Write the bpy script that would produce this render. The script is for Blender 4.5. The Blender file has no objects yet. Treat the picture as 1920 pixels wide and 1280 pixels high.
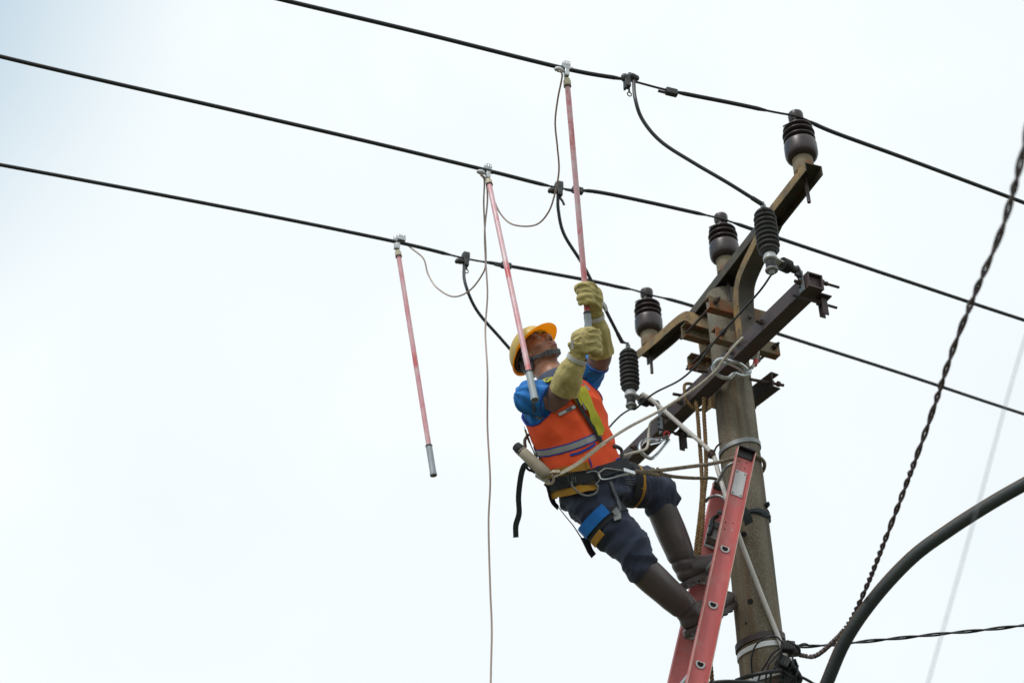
import bpy, bmesh, math, random
from math import sin, cos, pi, radians, sqrt
from mathutils import Vector, Matrix, noise
from mathutils.bvhtree import BVHTree
random.seed(7)
S = bpy.context.scene
COL = S.collection

# ------------------------------------------------------------------ camera
PITCH = radians(35.0); FPX = 2667.0; ZC = 1.7
SP, CP = sin(PITCH), cos(PITCH)
cam = bpy.data.cameras.new('camera'); co = bpy.data.objects.new('camera', cam); COL.objects.link(co)
co.location = (0, 0, ZC); co.rotation_euler = (pi/2 + PITCH, 0, 0)
cam.lens = 50; cam.sensor_width = 36; cam.clip_start = 0.05; cam.clip_end = 4000
cam.dof.use_dof = True; cam.dof.focus_distance = 6.1; cam.dof.aperture_fstop = 2.1
S.camera = co

# ------------------------------------------------------------------ world: bright overcast with thin pale blue gaps
SUN_EL, SUN_AZ = radians(60), radians(-140)      # azimuth measured from +y, clockwise
W = bpy.data.worlds.new('World'); S.world = W; W.use_nodes = True
nt = W.node_tree; nt.nodes.clear()
N = nt.nodes.new; L = nt.links.new
out = N('ShaderNodeOutputWorld')
sky = N('ShaderNodeTexSky'); sky.sky_type = 'NISHITA'; sky.sun_disc = False
sky.sun_elevation = SUN_EL; sky.sun_rotation = SUN_AZ; sky.air_density = 1.0; sky.dust_density = 1.0
bg1 = N('ShaderNodeBackground'); bg1.inputs['Strength'].default_value = 0.15
tint = N('ShaderNodeMix'); tint.data_type = 'RGBA'; tint.blend_type = 'MULTIPLY'; tint.inputs['Factor'].default_value = 1
L(sky.outputs[0], tint.inputs['A']); tint.inputs['B'].default_value = (.56, 1.08, .95, 1); L(tint.outputs['Result'], bg1.inputs['Color'])
tc = N('ShaderNodeTexCoord')
ns = N('ShaderNodeTexNoise'); ns.inputs['Scale'].default_value = 2.6; ns.inputs['Detail'].default_value = 4; ns.inputs['Roughness'].default_value = .5
L(tc.outputs['Generated'], ns.inputs['Vector'])
ns2 = N('ShaderNodeTexNoise'); ns2.inputs['Scale'].default_value = 1.1; ns2.inputs['Detail'].default_value = 2
L(tc.outputs['Generated'], ns2.inputs['Vector'])
cr = N('ShaderNodeValToRGB')
cr.color_ramp.elements[0].position = .25; cr.color_ramp.elements[0].color = (.685, .74, .765, 1)
cr.color_ramp.elements[1].position = .62; cr.color_ramp.elements[1].color = (.77, .805, .82, 1)
L(ns.outputs['Fac'], cr.inputs[0])
bg2 = N('ShaderNodeBackground'); bg2.inputs['Strength'].default_value = 1.0
L(cr.outputs[0], bg2.inputs['Color'])
# thinner cloud in one broad direction (upper left of the view) lets the blue through
vm = N('ShaderNodeVectorMath'); vm.operation = 'DOT_PRODUCT'; L(tc.outputs['Generated'], vm.inputs[0])
gap = Vector((-.66, .42, .74)).normalized(); vm.inputs[1].default_value = gap
mr = N('ShaderNodeMapRange'); mr.inputs['From Min'].default_value = .865; mr.inputs['From Max'].default_value = 1.0
mr.inputs['To Min'].default_value = 0; mr.inputs['To Max'].default_value = 1.0
mr.interpolation_type = 'SMOOTHSTEP'
L(vm.outputs['Value'], mr.inputs['Value'])
mn = N('ShaderNodeMath'); mn.operation = 'MULTIPLY_ADD'
L(ns2.outputs['Fac'], mn.inputs[0]); mn.inputs[1].default_value = .6; mn.inputs[2].default_value = -.345
ad = N('ShaderNodeMath'); ad.operation = 'ADD'; ad.use_clamp = True
L(mr.outputs[0], ad.inputs[0]); L(mn.outputs[0], ad.inputs[1])
mx = N('ShaderNodeMixShader')
L(ad.outputs[0], mx.inputs[0]); L(bg2.outputs[0], mx.inputs[1]); L(bg1.outputs[0], mx.inputs[2]); L(mx.outputs[0], out.inputs[0])

# ------------------------------------------------------------------ soft sun through cloud
sl = bpy.data.lights.new('sun', 'SUN'); sl.energy = 1.5; sl.angle = radians(14); sl.color = (1, .965, .92)
so = bpy.data.objects.new('sun', sl); COL.objects.link(so)
sd = Vector((sin(SUN_AZ)*cos(SUN_EL), cos(SUN_AZ)*cos(SUN_EL), sin(SUN_EL)))
so.rotation_euler = sd.to_track_quat('Z', 'Y').to_euler(); so.location = sd*30

vs = S.view_settings; vs.view_transform = 'Standard'; vs.look = 'None'; vs.gamma = 1; vs.exposure = 0.36
S.view_settings.use_curve_mapping = False

# ------------------------------------------------------------------ measuring helpers (photo pixel + distance -> world point)
def P(px, py, d):
    x = (px-960)/FPX*d; v = (640-py)/FPX*d
    return Vector((x, d*CP - v*SP, ZC + d*SP + v*CP))
def PH(px, py, H):
    v = (640-py)/FPX
    return P(px, py, H/(SP + v*CP))
U = Vector((.914, .405, 0)).normalized()       # along the conductors, left to right
NN = Vector((.405, -.914, 0)).normalized()     # along the crossarms, towards the viewer
Z = Vector((0, 0, 1))
POLE = Vector((1.043, 5.62, 0))
def PL(n, u, H): return POLE + NN*n + U*u + Z*(ZC+H)

# ------------------------------------------------------------------ materials
def mat(name, c1, c2=None, rough=.6, metal=0., scale=8., detail=6., bump=0., bscale=60., lo=.35, hi=.65, stretch=None, spec=.5,
        c3=None, s3=3., lo3=.55, hi3=.7, rough2=None, coat=0., trans=0., sheen=0.):
    m = bpy.data.materials.new(name); m.use_nodes = True
    t = m.node_tree; b = t.nodes['Principled BSDF']; n = t.nodes.new; l = t.links.new
    b.inputs['Roughness'].default_value = rough; b.inputs['Metallic'].default_value = metal
    b.inputs['Specular IOR Level'].default_value = spec
    b.inputs['Coat Weight'].default_value = coat
    b.inputs['Sheen Weight'].default_value = sheen
    tcn = n('ShaderNodeTexCoord'); vec = tcn.outputs['Object']; raw = vec
    if stretch:
        mp = n('ShaderNodeMapping'); mp.inputs['Scale'].default_value = stretch; l(vec, mp.inputs[0]); vec = mp.outputs[0]
    col = None
    if c2 is None: c2 = tuple(x*.8 for x in c1)
    nz = n('ShaderNodeTexNoise'); nz.inputs['Scale'].default_value = scale; nz.inputs['Detail'].default_value = detail
    l(vec, nz.inputs['Vector'])
    rp = n('ShaderNodeMapRange'); rp.inputs['From Min'].default_value = lo; rp.inputs['From Max'].default_value = hi
    l(nz.outputs['Fac'], rp.inputs['Value'])
    mxn = n('ShaderNodeMix'); mxn.data_type = 'RGBA'
    mxn.inputs['A'].default_value = (*c1, 1); mxn.inputs['B'].default_value = (*c2, 1)
    l(rp.outputs[0], mxn.inputs['Factor']); col = mxn.outputs['Result']
    if c3:
        n3 = n('ShaderNodeTexNoise'); n3.inputs['Scale'].default_value = s3; n3.inputs['Detail'].default_value = 8; n3.inputs['Roughness'].default_value = .65
        l(raw, n3.inputs['Vector'])
        r3 = n('ShaderNodeMapRange'); r3.inputs['From Min'].default_value = lo3; r3.inputs['From Max'].default_value = hi3
        l(n3.outputs['Fac'], r3.inputs['Value'])
        m3 = n('ShaderNodeMix'); m3.data_type = 'RGBA'; l(r3.outputs[0], m3.inputs['Factor'])
        l(col, m3.inputs['A']); m3.inputs['B'].default_value = (*c3, 1); col = m3.outputs['Result']
    l(col, b.inputs['Base Color'])
    if rough2 is not None:
        rr = n('ShaderNodeMapRange'); rr.inputs['To Min'].default_value = rough; rr.inputs['To Max'].default_value = rough2
        l(rp.outputs[0], rr.inputs['Value']); l(rr.outputs[0], b.inputs['Roughness'])
    if bump:
        nb = n('ShaderNodeTexNoise'); nb.inputs['Scale'].default_value = bscale; nb.inputs['Detail'].default_value = 5
        l(vec, nb.inputs['Vector'])
        bp = n('ShaderNodeBump'); bp.inputs['Strength'].default_value = bump; bp.inputs['Distance'].default_value = .004
        l(nb.outputs['Fac'], bp.inputs['Height']); l(bp.outputs[0], b.inputs['Normal'])
    if trans:
        tr = n('ShaderNodeBsdfTranslucent'); l(col, tr.inputs['Color'])
        ms = n('ShaderNodeMixShader'); ms.inputs[0].default_value = trans
        l(b.outputs[0], ms.inputs[1]); l(tr.outputs[0], ms.inputs[2])
        l(ms.outputs[0], t.nodes['Material Output'].inputs['Surface'])
    return m
M = {}
M['concrete'] = mat('concrete', (.225, .207, .158), (.120, .100, .065), rough=.94, scale=2.6, detail=12, bump=.8, bscale=150, stretch=(2.4, 2.4, .45), lo=.38, hi=.66, c3=(.34, .325, .275), s3=200, lo3=.50, hi3=.72)
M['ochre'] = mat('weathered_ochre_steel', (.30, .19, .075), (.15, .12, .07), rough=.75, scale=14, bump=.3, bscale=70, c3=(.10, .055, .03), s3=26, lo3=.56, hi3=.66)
def stain(m, col, scl, st, lo, hi, amt):
    t = m.node_tree; b = t.nodes['Principled BSDF']; n = t.nodes.new; l = t.links.new
    src = b.inputs['Base Color'].links[0].from_socket
    tcn = n('ShaderNodeTexCoord'); mp = n('ShaderNodeMapping'); mp.inputs['Scale'].default_value = st; mp.inputs['Location'].default_value = (3.1, 1.7, .4)
    l(tcn.outputs['Object'], mp.inputs[0]); z_ = n('ShaderNodeTexNoise'); z_.inputs['Scale'].default_value = scl; z_.inputs['Detail'].default_value = 8; l(mp.outputs[0], z_.inputs['Vector'])
    r_ = n('ShaderNodeMapRange'); r_.inputs['From Min'].default_value = lo; r_.inputs['From Max'].default_value = hi; r_.inputs['To Max'].default_value = amt; l(z_.outputs['Fac'], r_.inputs['Value'])
    m_ = n('ShaderNodeMix'); m_.data_type = 'RGBA'; l(r_.outputs[0], m_.inputs['Factor']); l(src, m_.inputs['A']); m_.inputs['B'].default_value = (*col, 1); l(m_.outputs['Result'], b.inputs['Base Color'])
stain(M['concrete'], (.13, .075, .028), 3, (4, 4, .28), .52, .66, .65)
stain(M['concrete'], (.045, .042, .028), 3.7, (5, 5, .35), .54, .68, .6)
M['web_steel'] = mat('dark_channel_steel', (.085, .075, .055), (.055, .050, .042), rough=.75, scale=12, bump=.3, c3=(.15, .075, .03), s3=11, lo3=.58, hi3=.7)  # darker, rust-flecked tone for channel webs and inner faces; outer flanges take ochre
M['rusty'] = mat('rust_stained_steel', (.19, .165, .11), (.15, .105, .055), rough=.8, scale=10, bump=.3, c3=(.22, .07, .02), s3=12, lo3=.5, hi3=.62)
M['dark_steel'] = mat('dark_brown_steel', (.072, .047, .044), (.045, .033, .034), rough=.6, scale=12, bump=.2, c3=(.12, .06, .045), s3=30, lo3=.58, hi3=.72)
M['black_steel'] = mat('blackened_steel', (.04, .033, .033), (.07, .05, .045), rough=.6, metal=.3, scale=20, bump=.2)
M['rod'] = mat('rusty_rod', (.08, .045, .03), (.05, .035, .03), rough=.8, scale=30)
M['galv'] = mat('galvanised_steel', (.30, .32, .32), (.20, .21, .21), rough=.5, metal=.55, scale=25, bump=.1, c3=(.12, .11, .09), s3=15, lo3=.6, hi3=.75)
M['chrome'] = mat('polished_steel', (.62, .66, .68), (.5, .53, .55), rough=.22, metal=.95, scale=15)
M['alu'] = mat('cast_aluminium', (.55, .57, .58), (.42, .44, .45), rough=.42, metal=.5, scale=30, bump=.2, bscale=120)
M['porcelain'] = mat('brown_porcelain', (.040, .028, .029), (.026, .020, .021), rough=.36, scale=6, spec=.45)
M['polymer'] = mat('dark_polymer', (.034, .036, .035), (.024, .026, .027), rough=.62, scale=12, c3=(.075, .07, .06), s3=20)
M['wire'] = mat('black_insulation', (.009, .013, .015), (.013, .017, .019), rough=.5, scale=20)
M['bare'] = mat('weathered_conductor', (.05, .045, .043), (.03, .03, .03), rough=.55, metal=.4, scale=60)
M['tap'] = mat('weathered_clamp', (.07, .075, .075), (.035, .037, .037), rough=.55, metal=.4, scale=40, bump=.3)
M['stick'] = mat('frosted_red_fibreglass', (.64, .28, .31), (.68, .50, .53), rough=.4, scale=9, stretch=(2, 2, 1), c3=(.58, .09, .10), s3=6, lo3=.52, hi3=.64, bump=.2, bscale=120)
M['grip'] = mat('grey_grip', (.22, .27, .30), (.30, .33, .35), rough=.5, scale=20, stretch=(3, 3, .6), bump=.2)
M['cream'] = mat('cream_plastic', (.55, .50, .36), (.42, .37, .25), rough=.5, scale=30)
M['ringdark'] = mat('brown_ring', (.09, .06, .045), rough=.5)
M['gcable'] = mat('clear_sheathed_cable', (.44, .33, .27), (.36, .29, .25), rough=.32, scale=4, spec=.5)
M['ladder_edge'] = mat('worn_fibreglass_edge', (.52, .40, .33), (.42, .30, .25), rough=.7, scale=30)
M['ladder'] = mat('red_fibreglass', (.62, .155, .15), (.50, .14, .14), rough=.55, scale=4, detail=10, stretch=(5, 5, .7), bump=.15, bscale=200, c3=(.52, .24, .22), s3=9, lo3=.50, hi3=.72, rough2=.7)
M['blackplast'] = mat('black_plastic', (.018, .019, .021), (.03, .03, .032), rough=.5, scale=20)
M['plate'] = mat('blank_metal_plate', (.55, .57, .57), (.46, .48, .48), rough=.45, metal=.25, scale=12, c3=(.35, .35, .33), s3=20, lo3=.6, hi3=.8)
M['hole'] = mat('dark_hole', (.006, .006, .007), (.01, .01, .01), rough=.9)
M['rope_brown'] = mat('brown_fibre_rope', (.26, .17, .075), (.16, .10, .045), rough=.95, scale=50, bump=.5, bscale=300)
M['rope_grey'] = mat('weathered_grey_rope', (.28, .235, .17), (.17, .14, .10), rough=.95, scale=50, bump=.5, bscale=300)
M['rope_pale'] = mat('pale_kernmantle_rope', (.50, .46, .38), (.36, .32, .26), rough=.85, scale=60, bump=.4, bscale=300, c3=(.20, .19, .19), s3=70, lo3=.62, hi3=.66)
M['conduit'] = mat('white_plastic_conduit', (.56, .56, .53), (.45, .44, .40), rough=.45, scale=10, c3=(.30, .27, .22), s3=16, lo3=.6, hi3=.8)
M['pipe'] = mat('painted_rusty_pipe', (.022, .032, .035), (.036, .044, .044), rough=.6, scale=9, bump=.25, c3=(.09, .045, .02), s3=20, lo3=.60, hi3=.75)
M['skin'] = mat('brown_skin', (.37, .175, .105), (.30, .132, .076), rough=.48, scale=22, bump=.12, bscale=350)
M['skin'].node_tree.nodes['Principled BSDF'].inputs['Subsurface Weight'].default_value = .08
M['skin'].node_tree.nodes['Principled BSDF'].inputs['Subsurface Scale'].default_value = .01
M['lip'] = mat('lips', (.34, .135, .115), (.30, .11, .095), rough=.45, scale=40)
M['hair'] = mat('black_hair', (.010, .008, .007), (.02, .016, .014), rough=.6, scale=150)
M['eyew'] = mat('eye_white', (.60, .56, .52), (.55, .5, .45), rough=.2)
M['iris'] = mat('iris', (.02, .012, .008), (.015, .01, .008), rough=.1)
M['shirt'] = mat('blue_cotton', (.012, .20, .60), (.010, .165, .52), rough=.85, scale=10, bump=.25, bscale=160, sheen=.1)
M['vest'] = mat('orange_mesh_fabric', (.97, .125, .034), (.93, .095, .027), rough=.9, scale=12, bump=.2, bscale=260)
M['bluetrim'] = mat('royal_blue_trim', (.012, .06, .36), (.01, .05, .3), rough=.8)
M['silver'] = mat('retroreflective_grey', (.34, .35, .35), (.28, .29, .29), rough=.45, scale=20)
M['navy'] = mat('navy_workwear', (.030, .042, .080), (.021, .030, .060), rough=.85, scale=9, bump=.3, bscale=120, sheen=.1)
M['collar'] = mat('grey_collar', (.065, .085, .13), (.05, .07, .11), rough=.85, scale=9, bump=.2, bscale=160)
M['boot'] = mat('brown_rubber', (.088, .072, .070), (.068, .056, .056), rough=.28, scale=7, bump=.08, bscale=60, rough2=.5)
M['bootgreen'] = mat('green_rubber_lining', (.005, .08, .045), rough=.6)
M['rubber'] = mat('brown_insulating_rubber', (.25, .15, .135), (.20, .12, .108), rough=.42, scale=6, rough2=.55)
M['rim'] = mat('brown_rubber_rim', (.24, .14, .11), rough=.5)
M['glove'] = mat('pale_olive_leather', (.52, .44, .17), (.41, .345, .13), rough=.75, scale=13, bump=.5, bscale=80, c3=(.26, .205, .08), s3=30, lo3=.55, hi3=.75)
M['glstrap'] = mat('pale_strap', (.55, .56, .56), rough=.7)
M['helmet'] = mat('yellow_helmet_shell', (.84, .64, .16), (.76, .58, .20), rough=.38, scale=7, trans=.32, c3=(.40, .33, .22), s3=14, lo3=.64, hi3=.74)
M['brim'] = mat('amber_helmet_brim', (.98, .56, .012), (.96, .50, .010), rough=.4, scale=7, trans=.55)
M['web_black'] = mat('black_webbing', (.014, .017, .022), (.022, .026, .03), rough=.8, scale=80, bump=.3, bscale=400)
M['web_teal'] = mat('dark_teal_webbing', (.022, .035, .040), (.03, .042, .048), rough=.8, scale=80, bump=.3, bscale=400)
M['web_lime'] = mat('lime_webbing', (.52, .52, .03), (.40, .40, .025), rough=.8, scale=20, bump=.3, bscale=300)
M['web_grey'] = mat('grey_webbing', (.12, .13, .15), (.09, .10, .115), rough=.8, scale=80, bump=.3, bscale=400)
M['web_beige'] = mat('beige_webbing', (.46, .41, .31), (.36, .31, .23), rough=.85, scale=60, bump=.3, bscale=300, c3=(.1, .1, .13), s3=90, lo3=.64, hi3=.68)
M['pad'] = mat('yellow_padding', (.50, .26, .03), (.42, .215, .03), rough=.85, scale=20, bump=.25, bscale=300)
M['bluepad'] = mat('bright_blue_padding', (.008, .17, .56), (.008, .14, .48), rough=.8, scale=20)
M['sleeve_beige'] = mat('beige_canvas_sleeve', (.40, .36, .28), (.33, .285, .21), rough=.9, scale=14, bump=.3, bscale=250, c3=(.26, .21, .15), s3=12, lo3=.6, hi3=.8)
M['white'] = mat('white_fabric', (.66, .68, .72), rough=.7)
M['ink'] = mat('black_ink', (.02, .02, .025), rough=.7)
M['red'] = mat('red_tag', (.6, .03, .03), rough=.5)
M['seam'] = mat('rusted_seam', (.20, .10, .035), (.12, .055, .02), rough=.85, scale=40)
M['twist'] = mat('twisted_service_cable', (.060, .036, .040), (.085, .058, .060), rough=.5, scale=3, stretch=(1, 1, 1))
M['twistpale'] = mat('sunfaded_twisted_cable', (.22, .19, .18), (.14, .115, .11), rough=.7, scale=12)
M['ground'] = mat('dry_grass_ground', (.06, .07, .03), (.09, .08, .05), rough=1, scale=.6, detail=10, bump=.6, bscale=6, c3=(.11, .095, .07), s3=.15, lo3=.5, hi3=.65)

# ------------------------------------------------------------------ mesh builder
def cat(pts, n=8, closed=False):
    pts = [Vector(p) for p in pts]
    if len(pts) < 3: 
        return [pts[0].lerp(pts[-1], i/n) for i in range(n+1)]
    o = []; k = len(pts)
    rng = range(k if closed else k-1)
    for i in rng:
        p1 = pts[i]; p2 = pts[(i+1) % k]
        p0 = pts[(i-1) % k] if (closed or i > 0) else p1*2-p2
        p3 = pts[(i+2) % k] if (closed or i+2 < k) else p2*2-p1
        for j in range(n):
            t = j/n
            o.append(.5*((2*p1)+(p2-p0)*t+(2*p0-5*p1+4*p2-p3)*t*t+(3*p1-p0-3*p2+p3)*t**3))
    if not closed: o.append(pts[-1])
    return o
def frames(pts, closed=False, up=None):
    n = len(pts); T = []
    for i in range(n):
        a = pts[(i-1) % n] if (closed or i > 0) else pts[i]; b = pts[(i+1) % n] if (closed or i < n-1) else pts[i]
        d = b-a
        T.append(d.normalized() if d.length > 1e-9 else Vector((0, 0, 1)))
    if up is None:
        up = Vector((0, 0, 1)) if abs(T[0].z) < .9 else Vector((1, 0, 0))
        X = []
        x = T[0].cross(up).normalized()
        for t in T:
            x = (x - t*x.dot(t)); x.normalize(); X.append(x)
    else:
        X = []
        for t in T:
            u = up - t*up.dot(t); X.append(t.cross(u).normalized())
    return [(pts[i], T[i], X[i], T[i].cross(X[i])) for i in range(n)]   # point, tangent, side, -up-ish
class MB:
    def __init__(s): s.v = []; s.f = []; s.mi = []
    def add(s, v, f, mi=0):
        o = len(s.v); s.v += [Vector(p) for p in v]; s.f += [tuple(i+o for i in q) for q in f]; s.mi += [mi]*len(f); return s
    def rings(s, rings, caps=True, closed=False, mi=0, mis=None):
        m = len(rings[0]); v = [p for r in rings for p in r]; f = []; ms_ = []
        k = len(rings)
        for i in range(k if closed else k-1):
            for j in range(m):
                a = i*m+j; b = i*m+(j+1) % m; c = ((i+1) % k)*m+(j+1) % m; d = ((i+1) % k)*m+j
                f.append((a, b, c, d)); ms_.append(mis[j] if mis else mi)
        if caps and not closed:
            f.append(tuple(range(m-1, -1, -1))); f.append(tuple((k-1)*m+j for j in range(m)))
        s.add(v, f, mi); o_ = len(s.mi)-len(f)
        for i_, q_ in enumerate(ms_): s.mi[o_+i_] = q_
        return s
    def tube(s, pts, r, seg=8, n=0, closed=False, mi=0, caps=True):
        if n: pts = cat(pts, n, closed)
        pts = [Vector(p) for p in pts]; k = len(pts)
        R = r if callable(r) else ((lambda t: r) if not isinstance(r, (list, tuple)) else (lambda t: interp(r, t)))
        rr = []
        for i, (p, t, x, y) in enumerate(frames(pts, closed)):
            q = R(i/max(1, k-1))
            rr.append([p + x*q*cos(2*pi*j/seg) + y*q*sin(2*pi*j/seg) for j in range(seg)])
        return s.rings(rr, caps, closed, mi)
    def lathe(s, o, ax, prof, seg=24, mi=0, caps=True):
        o = Vector(o); ax = Vector(ax).normalized()
        x = ax.orthogonal().normalized(); y = ax.cross(x)
        return s.rings([[o+ax*h+(x*cos(2*pi*j/seg)+y*sin(2*pi*j/seg))*max(r, 1e-4) for j in range(seg)] for r, h in prof], caps, False, mi)
    def cyl(s, a, b, r, seg=12, mi=0):
        return s.lathe(a, Vector(b)-Vector(a), [(r, 0), (r, (Vector(b)-Vector(a)).length)], seg, mi)
    def box(s, c, X, Y, Zv, mi=0):
        c, X, Y, Zv = map(Vector, (c, X, Y, Zv))
        v = [c+X*i+Y*j+Zv*k for k in (-1, 1) for j in (-1, 1) for i in (-1, 1)]
        f = [(0, 2, 3, 1), (4, 5, 7, 6), (0, 1, 5, 4), (2, 6, 7, 3), (1, 3, 7, 5), (0, 4, 6, 2)]
        return s.add(v, f, mi)
    def ell(s, c, X, Y, Zv, seg=16, rg=10, mi=0):
        c, X, Y, Zv = map(Vector, (c, X, Y, Zv)); rr = []
        for i in range(1, rg):
            a = pi*i/rg
            rr.append([c - Zv*cos(a) + (X*cos(2*pi*j/seg)+Y*sin(2*pi*j/seg))*sin(a) for j in range(seg)])
        o = len(s.v); s.rings(rr, False, False, mi)
        b0 = len(s.v); s.v += [c-Zv, c+Zv]
        for j in range(seg):
            s.f.append((b0, o+(j+1) % seg, o+j)); s.mi.append(mi)
            e = o+(rg-2)*seg; s.f.append((b0+1, e+j, e+(j+1) % seg)); s.mi.append(mi)
        return s
    def sweep(s, prof, pts, up, closed=False, mi=0):     # prof: list of (side, up) offsets
        rr = []
        for p, t, x, y in frames([Vector(q) for q in pts], closed, Vector(up)):
            upv = x.cross(t)
            rr.append([p + x*a + upv*b for a, b in prof])
        return s.rings(rr, True, closed, mi)
    def ribbon(s, pts, nrm, w, th=.002, mi=0, closed=False):
        n = len(pts); rr = []
        for i in range(n):
            a = pts[(i-1) % n] if (closed or i > 0) else pts[i]; b = pts[(i+1) % n] if (closed or i < n-1) else pts[i]
            t = (b-a).normalized(); nn = nrm[i] - t*nrm[i].dot(t); nn.normalize(); sd = t.cross(nn)
            ww = (w(i/max(1, n-1)) if callable(w) else w)/2
            rr.append([pts[i]+sd*ww, pts[i]+sd*ww+nn*th, pts[i]-sd*ww+nn*th, pts[i]-sd*ww])
        return s.rings(rr, True, closed, mi)
    def build(s, name, m, parent=None, smooth=True, bevel=0, label=None, cat=None, group=None, kind=None, angle=35, origin=None):
        if parent is not None: org = ORG[parent.name]
        elif origin is not None: org = Vector(origin)
        else:
            org = Vector(s.v[0])
        me = bpy.data.meshes.new(name)
        me.from_pydata([tuple(p-org) for p in s.v], [], s.f)
        mats = m if isinstance(m, (list, tuple)) else [m]
        for q in mats: me.materials.append(q)
        if len(mats) > 1: me.polygons.foreach_set('material_index', s.mi)
        bm = bmesh.new(); bm.from_mesh(me); bmesh.ops.recalc_face_normals(bm, faces=bm.faces); bm.to_mesh(me); bm.free()
        if smooth:
            me.polygons.foreach_set('use_smooth', [True]*len(me.polygons)); me.set_sharp_from_angle(angle=radians(angle))
        return link(name, me, parent, org, bevel, label, cat, group, kind)
ORG = {}
def link(name, me, parent, org, bevel=0, label=None, cat=None, group=None, kind=None):
    o = bpy.data.objects.new(name, me); COL.objects.link(o)
    if parent is not None: o.parent = parent
    else: o.location = org
    ORG[o.name] = Vector(org)
    if bevel:
        b = o.modifiers.new('bevel', 'BEVEL'); b.width = bevel; b.segments = 2; b.limit_method = 'ANGLE'; b.angle_limit = radians(40)
    tag(o, label, cat, group, kind); return o
def tag(o, label=None, cat=None, group=None, kind=None):
    for k, q in (('label', label), ('category', cat), ('group', group), ('kind', kind)):
        if q: o[k] = q
def thing(name, loc, label, cat, group=None):
    o = bpy.data.objects.new(name, None); COL.objects.link(o); o.location = loc; o.empty_display_size = .1
    ORG[o.name] = Vector(loc); tag(o, label, cat, group); return o
def interp(keys, t):
    if not isinstance(keys[0], (tuple, list)):
        k = len(keys)-1; x = min(max(t, 0), 1)*k; i = min(int(x), k-1); return keys[i]+(keys[i+1]-keys[i])*(x-i)
    if t <= keys[0][0]: return keys[0][1]
    for (a, p), (b, q) in zip(keys, keys[1:]):
        if t <= b: return p+(q-p)*((t-a)/(b-a))
    return keys[-1][1]
def copy_tree(o, parent=None):
    c = o.copy(); COL.objects.link(c); ORG[c.name] = ORG[o.name]
    if parent is not None: c.parent = parent
    for ch in o.children: copy_tree(ch, c)
    return c
def hexnut(mb, a, ax, r=.011, h=.009):
    mb.lathe(a, ax, [(r, 0), (r, h)], 6)
def strands(mb, pts, R, r, k=3, pitch=.05, seg=6, phase=0., mis=None):
    pts = [Vector(p) for p in pts]
    L_ = [0]
    for a, b in zip(pts, pts[1:]): L_.append(L_[-1]+(b-a).length)
    fr = frames(pts)
    P_ = pitch if callable(pitch) else (lambda t: pitch)
    ang = [phase]
    for i in range(1, len(pts)): ang.append(ang[-1]+2*pi*(L_[i]-L_[i-1])/P_(i/len(pts)))
    for q in range(k):
        line = [p + (x*cos(ang[i]+2*pi*q/k)+y*sin(ang[i]+2*pi*q/k))*R for i, (p, t, x, y) in enumerate(fr)]
        mb.tube(line, r, seg, mi=(mis[q] if mis else 0))
    return mb
def resamp(pts, step):
    pts = [Vector(p) for p in pts]; out_ = [pts[0]]; acc = 0
    for a, b in zip(pts, pts[1:]):
        d = (b-a).length
        if d < 1e-9: continue
        t = step-acc
        while t <= d:
            out_.append(a.lerp(b, t/d)); t += step
        acc = d-(t-step)
    out_.append(pts[-1]); return out_
def rope(pts, R=.007, pitch=.045, n=10, k=3):
    q = resamp(cat(pts, n), pitch/9)
    return strands(MB(), q, R*.52, R*.54, k, pitch)

# ================================================================== GROUND
g = MB(); G = 60
gv = []; gf = []
for j in range(G+1):
    for i in range(G+1):
        x = (i/G-.5); y = (j/G-.5); x = x*abs(x)*4*900; y = y*abs(y)*4*900
        gv.append((x, y, .25*noise.noise(Vector((x*.02, y*.02, 0)))-.02))
for j in range(G):
    for i in range(G): a = j*(G+1)+i; gf.append((a, a+1, a+G+2, a+G+1))
g.add(gv, gf); g.build('ground', M['ground'], kind='structure', origin=(0, 0, 0), label='dry grassy ground below the pole')

# ================================================================== POLE
pole = thing('utility_pole', POLE, 'tall round grey concrete utility pole with metal bands, behind the red ladder', 'utility pole')
HT = 4.205
def prad(H): return .0865 + (HT-H)*.0062
m = MB(); prof = []
rings = []
for i in range(97):
    H = -ZC-.3 + (HT+ZC+.3)*i/96
    rings.append([POLE+Z*(ZC+H)+Vector((cos(2*pi*j/48), sin(2*pi*j/48), 0))*(prad(H)+.0016*noise.noise(Vector((cos(2*pi*j/48)*2, sin(2*pi*j/48)*2, H*7)))) for j in range(48)])
top = [POLE+Z*(ZC+HT+.004)+Vector((cos(2*pi*j/48), sin(2*pi*j/48), 0))*(prad(HT)-.01) for j in range(48)]
rings.append(top)
m.rings(rings); m.build('concrete_shaft', M['concrete'], pole)
def bolt_hole(px, py, r=.0125):
    H = PH(px, py, 1).z
    # find point on pole surface along the view ray
    a = Vector((0, 0, ZC)); d = P(px, py, 1)-a
    best = None
    for k in range(4000):
        q = a+d*(5+k*.0005)
        if (Vector((q.x, q.y))-Vector((POLE.x, POLE.y))).length < prad(q.z-ZC): best = q; break
    if best:
        nrm = Vector((best.x-POLE.x, best.y-POLE.y, 0)).normalized()
        mm = MB().lathe(best+nrm*.0006, nrm, [(r, 0), (r, .0012), (r*.8, .0012), (r*.75, .0006), (0, .0006)], 20)
        mm.build('bolt_hole', M['hole'], pole)
    return best
for q in ((1395, 1001), (1407, 1127), (1399, 1168, .005), (1360, 589, .008)): bolt_hole(*q)
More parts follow.
